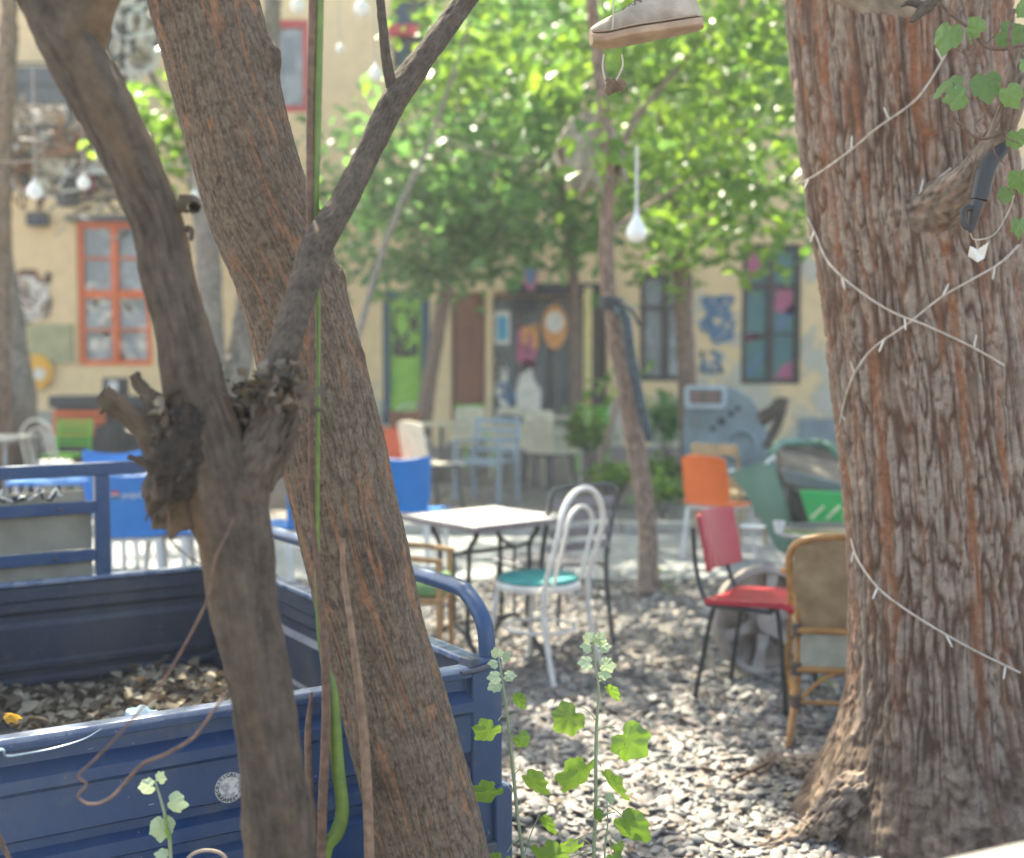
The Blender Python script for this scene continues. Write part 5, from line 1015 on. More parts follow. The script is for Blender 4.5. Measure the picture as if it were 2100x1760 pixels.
quadslab('sill', [zq(1600, 960, 8.45), zq(1830, 1015, 8.2), zq(1830, 1035, 8.2), zq(1612, 990, 8.45)], mat('grey_rubber', (110, 118, 116), (96, 104, 102), 5, .6))
quadslab('seat_bench', [zq(1590, 925, 8.9), zq(1830, 985, 8.7), zq(1830, 1030, 8.35), zq(1605, 965, 8.5)], mat('worn_upholstery', (124, 112, 98), (92, 84, 74), 6, .9, bump=.01, bsc=20), .06)
quadslab('back_panel', [zq(1590, 905, 9.2), zq(1830, 925, 9.2), zq(1830, 1030, 9.2), zq(1600, 1000, 9.2)], mat('dash_brown', (96, 88, 80), (126, 116, 104), 4, .8), .05)
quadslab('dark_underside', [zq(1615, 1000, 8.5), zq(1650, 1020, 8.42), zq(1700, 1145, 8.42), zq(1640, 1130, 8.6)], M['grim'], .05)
mb = MB(); mb.tube([zq(1582, 935, 8.8), zq(1600, 910, 9.0), zq(1650, 908, 9.2), zq(1700, 915, 9.1), zq(1740, 950, 8.9), zq(1800, 965, 8.9)], [.03, .035, .035, .03], 10, 5); mb.build('window_surround', gm, t, world=True)
mb = MB(); mb.tube([zq(1498, 966, 8.9), zq(1540, 975, 8.75), zq(1575, 948, 8.62), zq(1590, 935, 8.6)], .018, 8, 4); mb.build('chrome_strip', M['palegrey'], t, world=True)
mb = MB()
for k in range(3): a = zq(1663+33*k, 1064, 8.0); b_ = zq(1690+33*k, 1038, 8.0); mb.tube([a, b_], .008, 6)
mb.build('door_pegs', M['beige'], t, world=True)
mb = MB(); mb.lathe([(.2, -.08), (.28, -.08), (.3, -.05), (.3, .05), (.28, .08), (.2, .08)], 32, zq(1760, 1150, 8.8), RX); mb.build('wheel', M['black'], t, world=True)
# ------------------------------------------------------------------ blue cargo truck bed
M['tblue'] = worn('truck_blue', (18, 58, 100), (28, 66, 104), (90, 96, 102), (128, 134, 142))
M['tdark'] = worn('grimy_blue', (44, 58, 78), (58, 64, 74), (96, 94, 90), (112, 112, 114), 5, .5)
u = np.array((.845, .534, 0)); v = np.array((-.534, .845, 0)); B0 = np.array((-.049, 3.07, 0)); W, L = 1.32, 2.17
M['tlip'] = mat('sky_sheen_paint', (96, 110, 138), (128, 138, 154), 14, .28, spec=.9)  # paler rim colour stands in for sky light reflected on the edges
def tw(a, b_, z): return tuple(B0-u*a+v*b_+np.array((0, 0, z)))     # a: left along the tailgate, b: away along the bed
truck = thing('cargo_trike', 'weathered blue three wheeled cargo truck bed full of dead leaves behind the leaning trunk', 'truck', tw(W/2, L/2, 0))
def sheet(name, prof, p0, p1, m, inward, parent=truck, n=2, th=.004):
    """profile of (out, z) swept from p0 to p1 in bed coordinates"""
    G = []
    for q in np.linspace(0, 1, n):
        a = p0[0]+(p1[0]-p0[0])*q; b_ = p0[1]+(p1[1]-p0[1])*q
        G.append([tw(a+inward[0]*o_, b_+inward[1]*o_, z) for o_, z in prof])
    mb = MB(); mb.slab(np.array(G), th); o = mb.build(name, m, parent, world=True, smooth=False); return o
def cprof(z0, z1):
    h = z1-z0; f = lambda q: z0+h*q
    return [(.0, f(0)), (.0, f(.10)), (-.012, f(.12)), (-.012, f(.16)), (0, f(.18)), (0, f(.24)), (-.014, f(.26)), (-.014, f(.30)), (0, f(.32)), (0, f(.62)), (.016, f(.66)), (.016, f(.72)), (0, f(.76)), (0, f(.84)), (-.010, f(.86)), (-.010, f(.97)), (.014, f(.975)), (.014, f(1))]
tprof = [(.004, .31), (.004, .44), (-.018, .452), (-.018, .475), (.004, .487), (.004, .515), (-.020, .528), (-.020, .55), (.004, .562), (.004, .655), (.02, .668), (.02, .69), (-.004, .703), (-.02, .712), (-.022, .742), (-.004, .75), (.012, .754), (.012, .765)]
tg = sheet('tailgate', tprof, (.07, 0), (W, 0), M['tblue'], (0, -1), th=.005)
mb = MB(); mb.bar(tw(.07, .014, .768), tw(W, .014, .768), .042, .018); mb.build('top_lip', M['tlip'], tg, world=True, bevel=.004)
mb = MB(); G = []
for q in np.linspace(0, 1, 24): a = .42+q*.65; G.append([tw(a*1.0+.12, -.03-.006*math.sin(q*9), .755-.004*math.sin(q*7)), tw(a+.12, -.036, .755-.012-.010*math.sin(q*3.1)**2)])
sheet('side_board', [(o_, z) for o_, z in cprof(.28, .765)], (.0, .08), (.0, L), M['tdark'], (-1, 0), n=2)
mb = MB(); mb.bar(tw(.012, .06, .768), tw(.012, L, .768), .05, .018, m=0); mb.build('side_lip', M['tlip'], truck, world=True, bevel=.004)
sheet('side_board', cprof(.28, .765), (W, .06), (W, L), M['tdark'], (1, 0))
hb = sheet('headboard', cprof(.28, .71), (0, L), (W, L), M['tdark'], (0, 1))
mb = MB(); mb.bar(tw(0, L-.005, .714), tw(W, L-.005, .714), .04, .018); mb.build('headboard_lip', M['tlip'], hb, world=True, bevel=.004)
mb = MB(); mb.box(tuple(B0-u*W/2+v*L/2+np.array((0, 0, .27))), (W, L, .02), np.array([u, v, (0, 0, 1)]).T); mb.build('floor', M['tdark'], truck, world=True)
bb = MB(); G = np.array([[tw(a, b_, .29+.05*float(fbm(a*4, b_*4, None, 3, 9))+.008*float(noise(a*40, b_*40))) for b_ in np.linspace(.05, L-.03, 60)] for a in np.linspace(.04, W-.03, 40)]); bb.slab(G, .01); bb.build('dirt_layer', mat('leaf_mould', (84, 74, 62), (58, 50, 42), 40, .95, bump=.006, bsc=90), truck, world=True)
for a, b_ in ((.02, .0), (W, .0)):
    mb = MB(); mb.bar(tw(a, b_+.03, .25), tw(a, b_+.03, .79), .09, .075, up=tuple(v)); mb.build('corner_post', M['tblue'], truck, world=True, bevel=.006)
mb = MB(); mb.bar(tw(-.02, .02, .46), tw(-.02, .02, .22), .05, .09, up=tuple(v)); mb.build('corner_bracket', M['tblue'], truck, world=True, bevel=.005)
mb = MB(); mb.bar(tw(-.005, .03, .768), tw(.075, .012, .782), .05, .03); mb.tube([tw(.1, -.01, .765), tw(.02, -.015, .775), tw(-.015, .02, .80)], .008, 6, 4); mb.build('latch', M['tdark'], truck, world=True, bevel=.003)
# side rail: bent tube
def rail(a):
    mb = MB(); mb.tube([tw(a, .03, .74), tw(a, .03, .82), tw(a, .05, .88), tw(a, .12, .93), tw(a, .22, .945), tw(a, .8, .94), tw(a, 1.5, .93), tw(a, L, .925)], .022, 14, 5); mb.build('side_rail', M['tblue'], truck, world=True)
rail(.0); rail(W)
for b_ in (.9, 1.6): mb = MB(); mb.bar(tw(.0, b_, .76), tw(.0, b_, .93), .03, .03); mb.build('rail_post', M['tblue'], truck, world=True, bevel=.003)
# headboard frame with grey boards
hf = MB(); hf.bar(tw(0, L, 1.13), tw(W, L, 1.13), .04, .05); hf.bar(tw(.46, L, .985), tw(W, L, .985), .03, .045); hf.bar(tw(.46, L, .80), tw(W, L, .80), .03, .045)
for a in (.0, .44, W): hf.bar(tw(a, L, .72), tw(a, L, 1.105), .055, .04, up=tuple(v))
hf.build('headboard_frame', M['tblue'], truck, world=True, bevel=.004)
gb_ = mat('weathered_board', (150, 142, 124), (128, 122, 106), 7, .8, bump=.001, bsc=50)
mb = MB(); mb.bar(tw(.475, L+.02, .893), tw(W, L+.02, .893), .008, .14); mb.build('board', gb_, truck, world=True); mb = MB(); mb.bar(tw(.475, L+.02, .75), tw(W, L+.02, .75), .008, .06); mb.build('board', gb_, truck, world=True)
gb2 = MB(); gb2.bar(tw(.5, L+.02, 1.028), tw(W, L+.02, 1.028), .008, .042); bo = gb2.build('board', gb_, truck, world=True, label='narrow board scrawled with black and white graffiti')
r = random.Random(8)
for nm, mm in (('graffiti_dark', M['black']), ('graffiti_light', M['white'])):
    mb = MB()
    for k in range(7): a0 = .62+k*.06+r.uniform(-.02, .02); z0 = 1.035; mb.tube([tw(a0+r.uniform(-.03, .03), L+.014-.004*(nm[-1] == 't'), z0+r.uniform(-.02, .035)) for q in range(4)], .0042, 5, 4)
    mb.build(nm, mm, bo, world=True)
for a, z in ((.6, .985), (.62, .8), (.95, .985)): mb = MB(); mb.lathe([(.008, 0), (.008, .012), (.004, .016)], 10, tw(a, L-.018, z), rotm('Z', math.atan2(.534, .845)) @ RX); mb.build('bolt', M['metal_dark'], truck, world=True)
mb = MB()
for a in (.25, 1.05):
    mb.lathe([(.12, -.06), (.2, -.065), (.23, -.05), (.235, 0), (.23, .05), (.2, .065), (.12, .06)], 32, tw(a, .55, .235), rotm('Z', math.atan2(.534, .845)) @ rotm('Y', R(90)))
    mb.build('wheel', M['black'], truck, world=True); mb = MB()
mb.bar(tw(.1, .1, .2), tw(.1, L, .2), .06, .09); mb.bar(tw(W-.1, .1, .2), tw(W-.1, L, .2), .06, .09); mb.build('chassis', M['grim'], truck, world=True)
mb = MB(); mb.bar(tw(.0, .0, .28), tw(W, .0, .28), .05, .08); mb.build('rear_bumper', M['tdark'], truck, world=True, bevel=.006)
# round sticker with lettering
ng = -v; sp_ = None
def on_gate(px, py):
    d = ray(px, py); o = np.array((0, 0, EYE)); dd = np.array(d); k = np.dot(B0+ng*.006-o, ng)/np.dot(dd, ng); return o+dd*k
c = on_gate(471, 1615); rr = np.linalg.norm(on_gate(471, 1587)-c)*1.12
stk = MB(); stk.add([c+ng*.0012+rr*(math.cos(a)*u+math.sin(a)*np.array((0, 0, 1))) for a in np.linspace(0, 2*math.pi, 48, endpoint=False)], [tuple(range(48))]); sk = stk.build('sticker', mat('sticker_grey', (176, 178, 180), (164, 166, 168), 60, .5), tg, world=True, smooth=False)
mb = MB(); mb.add([c+ng*.0018+rr*.68*(math.cos(a)*u+math.sin(a)*np.array((0, 0, 1))) for a in np.linspace(0, 2*math.pi, 48, endpoint=False)], [tuple(range(48))]); mb.build('sticker_disc', mat('sticker_mid', (200, 200, 198), (150, 152, 152), 90, .5, thr=(.45, .6)), sk, world=True, smooth=False)
mb = MB()
def ringtext(s, a0, a1, flip):
    for ch, a in zip(s, np.linspace(a0, a1, len(s))):
        if ch == ' ': continue
        Vt, Ft = text_vf(ch, rr*.33); a = R(a); rad = np.array((math.cos(a), math.sin(a))); up = rad if not flip else -rad; rt = np.array((up[1], -up[0]))
        q = rad*rr*.83; X = q[0]+Vt[:, 0]*rt[0]+Vt[:, 1]*up[0]; Z = q[1]+Vt[:, 0]*rt[1]+Vt[:, 1]*up[1]
        mb.add(c+ng*.0022+X[:, None]*u+Z[:, None]*np.array((0, 0, 1.))+Vt[:, 2:]*ng, Ft)
ringtext('CRITICAL MASS', 186, -22, False); ringtext('BUDAPEST 2', 204, 332, True); mb.build('sticker_lettering', M['black'], sk, world=True, smooth=False)
# scratches and bare spots on the blue paint (marks of wear that stay put)
mb = MB(); r = random.Random(21)
for k in range(46):
    a = r.uniform(.1, 1.2); z = r.uniform(.5, .74); s = r.uniform(.0006, .0022) if k > 4 else r.uniform(.004, .009)
    q = np.array(tw(a, -.0085-.013*(z > .7), z)) if z < .6 else None
    if q is None: continue
    mb.add([q+s*(math.cos(t_)*u*r.uniform(.5, 1.6)+math.sin(t_)*np.array((0, 0, 1))*r.uniform(.5, 1.4)) for t_ in np.linspace(0, 5.5, 8)], [tuple(range(8))])
mb.build('paint_chips', M['concrete'], tg, world=True, smooth=False)
# leaf litter, bags in the bed
n = 3600; pa = rng.uniform(.08, W-.05, n); pb_ = rng.uniform(.1, L-.05, n); hgt = .285+.05*fbm(pa*4, pb_*4, None, 3, 9)+rng.uniform(0, .03, n)
pts = B0-u*pa[:, None]+v*pb_[:, None]+np.array((0, 0, 1))*hgt[:, None]; Va, Fa = leaf_cloud(pts, .042, .8, .5, 17, .8); Vb_, Fb_ = leaf_cloud(pts[:300]+np.array((0, 0, .010)), .060, 1.2, .6, 18, .8); V = np.vstack([Va, Vb_]); F = np.vstack([Fa, Fb_+len(Va)])
M['bedleaf'] = leafmat('bed_leaf', [(150, 138, 120), (118, 106, 90), (176, 166, 148), (100, 88, 74)], .9, .12, .8, .2)
setp(np_mesh('leaf_litter', V, F, M['bedleaf']), 'dry grey brown leaves heaped in the blue truck bed', 'dead leaves', kind='stuff')
t = thing('plastic_bag', 'crumpled black plastic bag lying in the leaves of the truck bed', 'bag', tw(.98, 1.0, .36)); lump('bag', tw(1.05, .95, .38), (.30, .40, .08), 77, mat('black_film', (24, 27, 31), (36, 40, 46), 9, .22, bump=.01, bsc=20), .7, 2.5, parent=t)
t = thing('leaf_scrap', 'bright yellow scrap lying on the black bag in the truck bed', 'scrap', tw(.98, .72, .44)); mb = MB(); place_leaf(mb, at(2, 1466, 3.05), .045, (1, .3, .1), .3, 1.4, 3, 3, (0, 0, 1)); mb.build('scrap', M['yellow'], t, world=True)
t = thing('foil_scrap', 'pale blue plastic scrap on the leaves near the tailgate', 'scrap', tuple(at(262, 1400, 3.3))); mb = MB(); place_leaf(mb, at(240, 1462, 2.98), .12, (1, -.5, -.1), .2, .5, 5, 3, (0, -.3, 1)); mb.build('scrap', mat('pale_blue_film', (170, 196, 204), (190, 210, 214), 9, .3), t, world=True)
t = thing('hanging_strip', 'torn pale plastic strip caught on the tailgate lip at the left', 'strip', tuple(on_gate(60, 1530))); mb = MB(); Q = [on_gate(x, y)+ng*(.02+.004*math.sin(x)) for x, y in ((-40, 1540), (0, 1532), (10, 1545), (50, 1540), (110, 1528), (165, 1510), (205, 1490))]; mb.tube(Q, [.009, .008, .006, .004, .003, .002], 8, 5, flat=.4); mb.build('film', mat('grey_film', (150, 170, 180), (120, 140, 152), 9, .3), t, world=True)

# ------------------------------------------------------------------ young plants in front
M['plant'] = leafmat('young_leaf', [(88, 122, 58), (108, 140, 68), (130, 158, 88)], 1.8, .5, .5)
M['pale'] = leafmat('pale_leaf', [(150, 170, 130), (170, 186, 150), (190, 200, 172)], 1.3, .3, .6)
M['pstem'] = mat('plant_stem', (128, 142, 104), (140, 146, 118), 40, .6)
def plant(label, stem, Y, leaves, tips, r0=.0042, extra=()):
    b0 = gr(stem[-1][0]+3, 1760+Y*0); base = at(stem[-1][0], 1760, Y); t = thing('young_plant', label, 'plant', (base.x, Y, 0)); mb = MB()
    Q = [P(x, y, Y) for x, y in stem]+[(base.x+.004, Y, .15), (base.x+.01, Y, -.01)]; mb.tube(Q, [r0*.5, r0*.7, r0, r0, r0*1.1, r0*1.3], 8, 6); mb.build('stem', M['pstem'], t, world=True)
    for k, (x0, y0, x1, y1, s, roll) in enumerate(leaves):       # stem joint, leaf base, size (m)
        a = np.array(P(x0, y0, Y)); dy = random.Random(k*7+len(stem)).uniform(-.03, .03); b_ = np.array(P(x1, y1, Y+dy)); mb = MB(); 
        m2 = (a+b_)/2+np.array((0, 0, .006)); d = np.array((b_-a)[:]); d = d/max(np.linalg.norm(d), 1e-6); dirv = (d[0]*.9+(.15 if k % 2 else -.1), -.25 if k % 2 else .1, -.8+.2*d[2])
        place_leaf(mb, b_, s*1.12, dirv, roll*1.5+(.5 if k % 2 else -.4), .5, k+3, 3); lf = mb.build('leaf', M['plant'], t, world=True)
        mb = MB(); mb.tube([a, m2, b_], .0013, 6, 4); mb.build('leaf_stalk', M['pstem'], lf, world=True)
    for k, (x, y, s, dx, dz) in enumerate(tips):
        mb = MB(); place_leaf(mb, P(x, y, Y), s, (dx, -.3, dz), .4*(k % 3-1), .5, k+31, 3); mb.build('bud_leaf', M['pale'], t, world=True)
    return t
YP = 2.82
plant('taller young plant with lobed green leaves rising right of the truck corner post', [(1216, 1312), (1222, 1370), (1228, 1420), (1224, 1480), (1222, 1560), (1222, 1640), (1220, 1700), (1218, 1760)], YP,
      [(1222, 1478, 1192, 1450, .075, .2), (1226, 1400, 1240, 1402, .045, .5), (1222, 1545, 1210, 1548, .098, -.3), (1224, 1560, 1232, 1572, .082, .6), (1224, 1500, 1262, 1492, .092, .4), (1222, 1690, 1262, 1665, .085, .2), (1220, 1745, 1196, 1722, .06, -.4), (1220, 1650, 1222, 1655, .03, .2), (1240, 1700, 1262, 1725, .03, .2)],
      [(1214, 1322, .034, -.4, .9), (1220, 1322, .034, .6, .8), (1216, 1330, .03, -.9, .3), (1224, 1330, .032, .9, .3), (1218, 1360, .036, -1, .1), (1226, 1366, .04, 1, .1), (1214, 1316, .022, 0, 1), (1226, 1375, .032, .8, -.3), (1222, 1325, .02, .3, .6)])
plant('young plant with toothed green leaves in front of the truck corner post', [(1022, 1345), (1030, 1395), (1038, 1450), (1046, 1520), (1054, 1600), (1062, 1680), (1072, 1760)], YP+.03,
      [(1036, 1470, 1022, 1478, .064, -.2), (1042, 1445, 1052, 1418, .042, .3), (1044, 1500, 1060, 1500, .04, .3), (1054, 1590, 1072, 1580, .066, .3), (1052, 1625, 1028, 1606, .074, -.3), (1072, 1760, 1106, 1670, .05, .4), (1066, 1720, 1040, 1748, .07, -.3), (1066, 1720, 1086, 1730, .055, .5)],
      [(1022, 1352, .03, -.3, .9), (1026, 1352, .028, .8, .5), (1024, 1362, .026, -1, .2), (1030, 1385, .032, .9, .1), (1030, 1388, .034, -.9, 0), (1030, 1398, .036, -1, -.4)])
plant('short young plant with small leaves at the foot of the two taller ones', [(1245, 1640), (1246, 1690), (1240, 1760)], YP-.02, [(1243, 1700, 1160, 1735, .07, .2), (1243, 1650, 1290, 1690, .028, .3), (1242, 1720, 1255, 1745, .045, .1), (1242, 1740, 1140, 1770, .075, .3)], [(1245, 1648, .03, .3, .8)], .0022)
plant('pale sprouting plant before the blue tailgate at the lower left', [(318, 1602), (330, 1640), (342, 1690), (350, 1760)], 2.3, [(340, 1690, 338, 1672, .045, 1.2)], [(322, 1610, .034, -1, -.1), (322, 1606, .026, .5, .8), (340, 1640, .042, 1, -.2), (338, 1668, .05, -.1, -1), (350, 1760, .03, -.6, .3)], .0038)
px_tube('twig', 'pale arched twig at the bottom edge beside the sprouting plant', 'twig', [(375, 1775, 2.3), (395, 1752, 2.3), (425, 1744, 2.3), (455, 1752, 2.3), (470, 1775, 2.3)], .0035, mat('grey_twig', (170, 152, 132), (150, 134, 116), 30, .7))
px_tube('twig', 'short grey twig in the bottom left corner', 'twig', [(-10, 1700, 2.1), (5, 1730, 2.1), (20, 1765, 2.1), (40, 1800, 2.1)], .004, M['stem_brown'])

# ------------------------------------------------------------------ hanging shoes, lamps and oddments
def shoe(label, origin, rot, wear=1):
    t = thing('canvas_shoe', label, 'shoe', origin); t.rotation_euler = rot
    Ls, n = .285, 26; xs = np.linspace(0, 1, n)
    wd = np.interp(xs, [0, .08, .3, .45, .6, .85, .96, 1], [.02, .036, .048, .047, .040, .036, .030, .014]); toe = lambda q: .012*max(0, 1-q/.14)**2
    mb = MB(); V = []; k = 20
    for q, w_ in zip(xs, wd):
        for a in range(k):
            th = 2*math.pi*a/k; y = w_*1.07*(abs(math.cos(th))**.6)*np.sign(math.cos(th)); z = toe(q)+0.012+.0125*np.sign(math.sin(th))*abs(math.sin(th))**.45; V.append((q*Ls, y, z))
    F = [(i*k+j, (i+1)*k+j, (i+1)*k+(j+1) % k, i*k+(j+1) % k) for i in range(n-1) for j in range(k)]+[tuple(range(k)), tuple(range((n-1)*k, n*k))[::-1]]
    mb.add(V, F); mb.build('sole', mat('gum_sole', (180, 152, 124), (150, 124, 100), 14, .7, bump=.001, bsc=60), t)
    mb = MB(); hs = np.interp(xs, [0, .06, .15, .3, .45, .62, .75, .95, 1], [.012, .03, .042, .052, .072, .085, .07, .082, .05]); V = []
    for q, w_, h in zip(xs, wd, hs):
        for a in range(k):
            th = math.pi*a/(k-1); y = w_*math.cos(th)*(1 if q < .4 else 1-.18*math.sin(th)); z = toe(q)+.024+h*(math.sin(th)**.8); V.append((q*Ls*.985+.002, y, z))
    F = [(i*k+j, (i+1)*k+j, (i+1)*k+j+1, i*k+j+1) for i in range(n-1) for j in range(k-1)]+[tuple(range(k)), tuple(range((n-1)*k, n*k))[::-1]]
    mb.add(V, F); mb.build('upper', mat('dirty_canvas', (176, 162, 142), (136, 122, 104), 16, .9, bump=.0012, bsc=120), t)
    mb = MB(); mb.lathe([(.03, 0), (.032, .006), (.024, .008)], 24, (.245*.94, 0, .104), sx=1.35, sy=.8); mb.build('collar', M['wicker'] if 0 else mat('collar_lining', (96, 84, 74), (120, 104, 92), 20, .9), t)
    mb = MB()
    for i in range(6):
        x = .085+i*.017; h = np.interp(x/Ls, xs, hs)+.024
        for s in (-1, 1): mb.tube([(x, s*.026, h*.86), (x+.006, s*.012, h*1.01), (x+.012, -s*.010, h*1.045), (x+.017, -s*.026, h*.9)], .0022, 6, 4)
    mb.tube([(.16, .03, .09), (.14, .045, .06), (.12, .05, .05), (.15, .052, .045)], .002, 6, 5); mb.build('laces', mat('grubby_lace', (120, 106, 92), (96, 84, 74), 30, .9), t)
    mb = MB(); mb.tube([(.005+.28*q, s*np.interp(q, xs, wd)*1.08, .026+toe(q)) for s in (-1,) for q in np.linspace(.0, 1, 14)], .0016, 6); mb.build('foxing_line', M['redv'] if 0 else mat('sole_line', (150, 124, 100), (170, 142, 116), 20, .8), t)
    return t
YH = 3.05; o = P(1216, 100, YH)
t1 = shoe('grubby cream canvas shoe hanging toe left at the top of the picture', o, (R(-3), R(-12), R(8)))
t2 = shoe('second grubby canvas shoe of the hanging pair, mostly above the top edge', P(1195, -40, YH+.02), (R(10), R(-8), R(12)))
t = thing('shoe_laces', 'long knotted lace from which the pair of canvas shoes hangs', 'laces', P(1250, 190, YH)); mb = MB()
mb.tube([P(1255, -400, YH-.06), P(1256, -60, YH-.06), P(1258, 20, YH-.06), P(1256, 60, YH-.06)], .002, 6, 4); mb.tube([P(1238, 112, YH-.04), P(1236, 140, YH-.04), P(1242, 170, YH-.03)], .0022, 6, 4); mb.tube([P(1275, 112, YH-.04), P(1277, 135, YH-.04), P(1264, 165, YH-.03)], .0022, 6, 4); mb.build('lace', mat('cream_lace', (190, 182, 166), (170, 160, 146), 30, .8), t, world=True)
t = thing('withered_leaves', 'small clump of withered brown leaves dangling under the hanging shoe', 'dead leaves', P(1253, 172, YH)); mb = MB(); r = random.Random(3)
for k in range(7): place_leaf(mb, P(1253+r.uniform(-8, 8), 160+r.uniform(-4, 10), YH-.02), .034, (r.uniform(-1, 1), r.uniform(-1, 1), -1), r.uniform(-2, 2), 1.2, k, 3)
mb.build('leaves', mat('withered', (92, 74, 58), (120, 98, 74), 40, .9), t, world=True)
# bulbs
def bulb(label, px, py, Y, rr, topy, group='round lamps hanging over the courtyard', drop=False):
    c = P(px, py, Y); t = thing('hanging_lamp', label, 'lamp', c, 0, group); mb = MB()
    if drop: mb.lathe([(.004, -rr), (rr*.6, -rr*.8), (rr*.97, -rr*.3), (rr, 0), (rr*.9, rr*.5), (rr*.6, rr*1.05), (rr*.32, rr*1.6), (rr*.2, rr*2)], 28)
    else: mb.lathe([(.004, -rr), (rr*.5, -rr*.87), (rr*.87, -rr*.5), (rr, 0), (rr*.87, rr*.5), (rr*.5, rr*.87), (rr*.3, rr*1.05)], 24)
    mb.build('glass_bulb', M['opal'], t); mb = MB(); mb.lathe([(rr*.28, rr*1.0), (rr*.3, rr*1.5), (rr*.12, rr*1.7)] if not drop else [(rr*.22, rr*1.9), (rr*.2, rr*2.6), (rr*.08, rr*2.8)], 14); mb.build('socket', M['palegrey'], t)
    mb = MB(); q = P(px+3, topy, Y); mb.tube([(0, 0, rr*(1.6 if not drop else 2.7)), (0, 0, (q[2]-c[2]))], .007 if drop else .005, 6); mb.build('cord', M['palegrey'] if drop else M['wire'], t); return t
M['opal'] = mat('opal_glass', (238, 236, 230), (226, 224, 220), 9, .25, spec=.7)
bulb('large drop shaped white lamp hanging on a pale cord right of the slim tree', 1305, 478, 7.0, .058, 300, drop=True)
for px, py, Y, rr, lb in [(770, 152, 9, .05, 'white globe lamp hanging just left of the dark branch'), (72, 393, 9, .06, 'white globe lamp above the small black wall speaker'), (172, 376, 9.5, .05, 'white globe lamp left of the dark trunk above the orange window'), (742, 18, 9, .06, 'white globe lamp at the top edge by the green shoot'), (610, 12, 10, .06, 'white globe lamp before the red framed upper window'), (697, 100, 10, .035, 'small white globe lamp right of the green shoot'), (400, 400, 9, .03, 'tiny white lamp between the dark trunk and the leaning trunk')]: bulb(lb, px, py, Y, rr, py-260)
t = thing('lamp_cable', 'thin cable sagging across the courtyard in front of the upper storey', 'cable', P(0, 330, 9)); mb = MB(); mb.tube([P(x, y, 9+.001*x) for x, y in ((-200, 330), (0, 332), (150, 330), (330, 338), (500, 336), (660, 270), (830, 255), (960, 300), (1100, 330), (1320, 310), (1600, 250), (1900, 200))], .005, 6, 5); mb.tube([(P(-200, 330, 9)[0], 9, P(-200, 330, 9)[2]), (P(-200, 330, 9)[0]-.3, 9, 9)], .008, 6); mb.build('cable', M['wire'], t, world=True)
# dark strip and strap on the slim tree
t = thing('drain_hose', 'dark shiny ribbed hose slanting down beside the slim reddish trunk', 'hose', P(1335, 905, 7.95)); mb = MB(); mb.tube([P(1262, 632, 8.0), P(1282, 655, 7.95), P(1292, 720, 7.95), P(1305, 790, 7.95), P(1318, 850, 7.95), P(1333, 905, 7.95)], [.03, .034, .036, .036, .034, .028], 12, 6); mb.build('hose', mat('dark_foil', (24, 34, 38), (60, 74, 80), 24, .2, metal=.2, bump=.01, bsc=50), t, world=True)
t = thing('strap', 'grey strap tied round the slim reddish trunk holding the dark hose', 'strap', P(1256, 625, 8.1)); mb = MB(); c = np.array(P(1254, 625, 8.1))
for dz in (-.03, 0, .03): mb.tube([c+np.array((.07*math.cos(a), .07*math.sin(a), dz+.012*math.sin(a*2))) for a in np.linspace(0, 6.283, 20, endpoint=False)], .014, 8, closed=True)
mb.tube([c+np.array((.06, -.03, 0)), c+np.array((.14, -.03, -.05)), c+np.array((.18, -.03, -.14))], .012, 6, 4); mb.build('band', M['metal_dark'], t, world=True)
# ragged cloth bundle on the slim tree, parasol-like
t = thing('cloth_bundle', 'ragged pale burlap bundle wrapped high on the slim tree', 'cloth', P(1215, 380, 8.5)); G = []
for i in range(36):
    a = 2*math.pi*i/35; row = []
    for q in np.linspace(0, 1, 14): n_ = float(fbm(math.cos(a)*4, math.sin(a)*4, q*6, 4, 5)); n3 = float(noise(a*3.2, q*1.2, 0, 8)); row.append(np.array(P(1205, 235, 8.3))+np.array(((.05+.19*q**.5*(.45+1.1*n_))*math.cos(a)+.03*q, (.05+.2*q**.6)*math.sin(a)*(.5+n_), -.46*q*(.35+1.1*n3)))) 
    G.append(row)
G[-1] = G[0]; mb = MB(); mb.slab(np.array(G), .012); mb.build('cloth', mat('burlap', (168, 156, 138), (134, 122, 106), 9, .95, bump=.006, bsc=40), t, world=True)
# tangled pipework sculpture and junk hung above the orange window
t = thing('pipe_tangle', 'tangle of pale bent pipes and rings high on the wall, left of the leaning trunk', 'pipes', P(265, 110, 15)); r = random.Random(14)
for k in range(34):
    a = (r.uniform(215, 310), r.uniform(5, 190)); pts = [P(a[0]+r.uniform(-38, 38), a[1]+r.uniform(-50, 50), 15+r.uniform(-.3, .3)) for q in range(4)]; mb = MB(); mb.tube(pts, r.uniform(.022, .045), 8, 6); mb.build('pipe', [M['palegrey'], M['metal_dark'], M['balc']][k % 3], t, world=True)
for k, (px, py, rr) in enumerate([(262, 45, .2), (245, 95, .16), (290, 120, .18)]):
    mb = MB(); c = np.array(P(px, py, 14.8)); mb.tube([c+rr*np.array((math.cos(a), .2*math.sin(a), math.sin(a))) for a in np.linspace(0, 6.283, 24, endpoint=False)], .025, 8, closed=True); mb.build('ring', [M['palegrey'], M['metal_dark']][k % 2], t, world=True)
mb = MB(); mb.tube([P(270, 110, 15), tuple(np.array(P(270, 110, WY)))], .04, 8); mb.build('support_arm', M['metal_dark'], t, world=True)
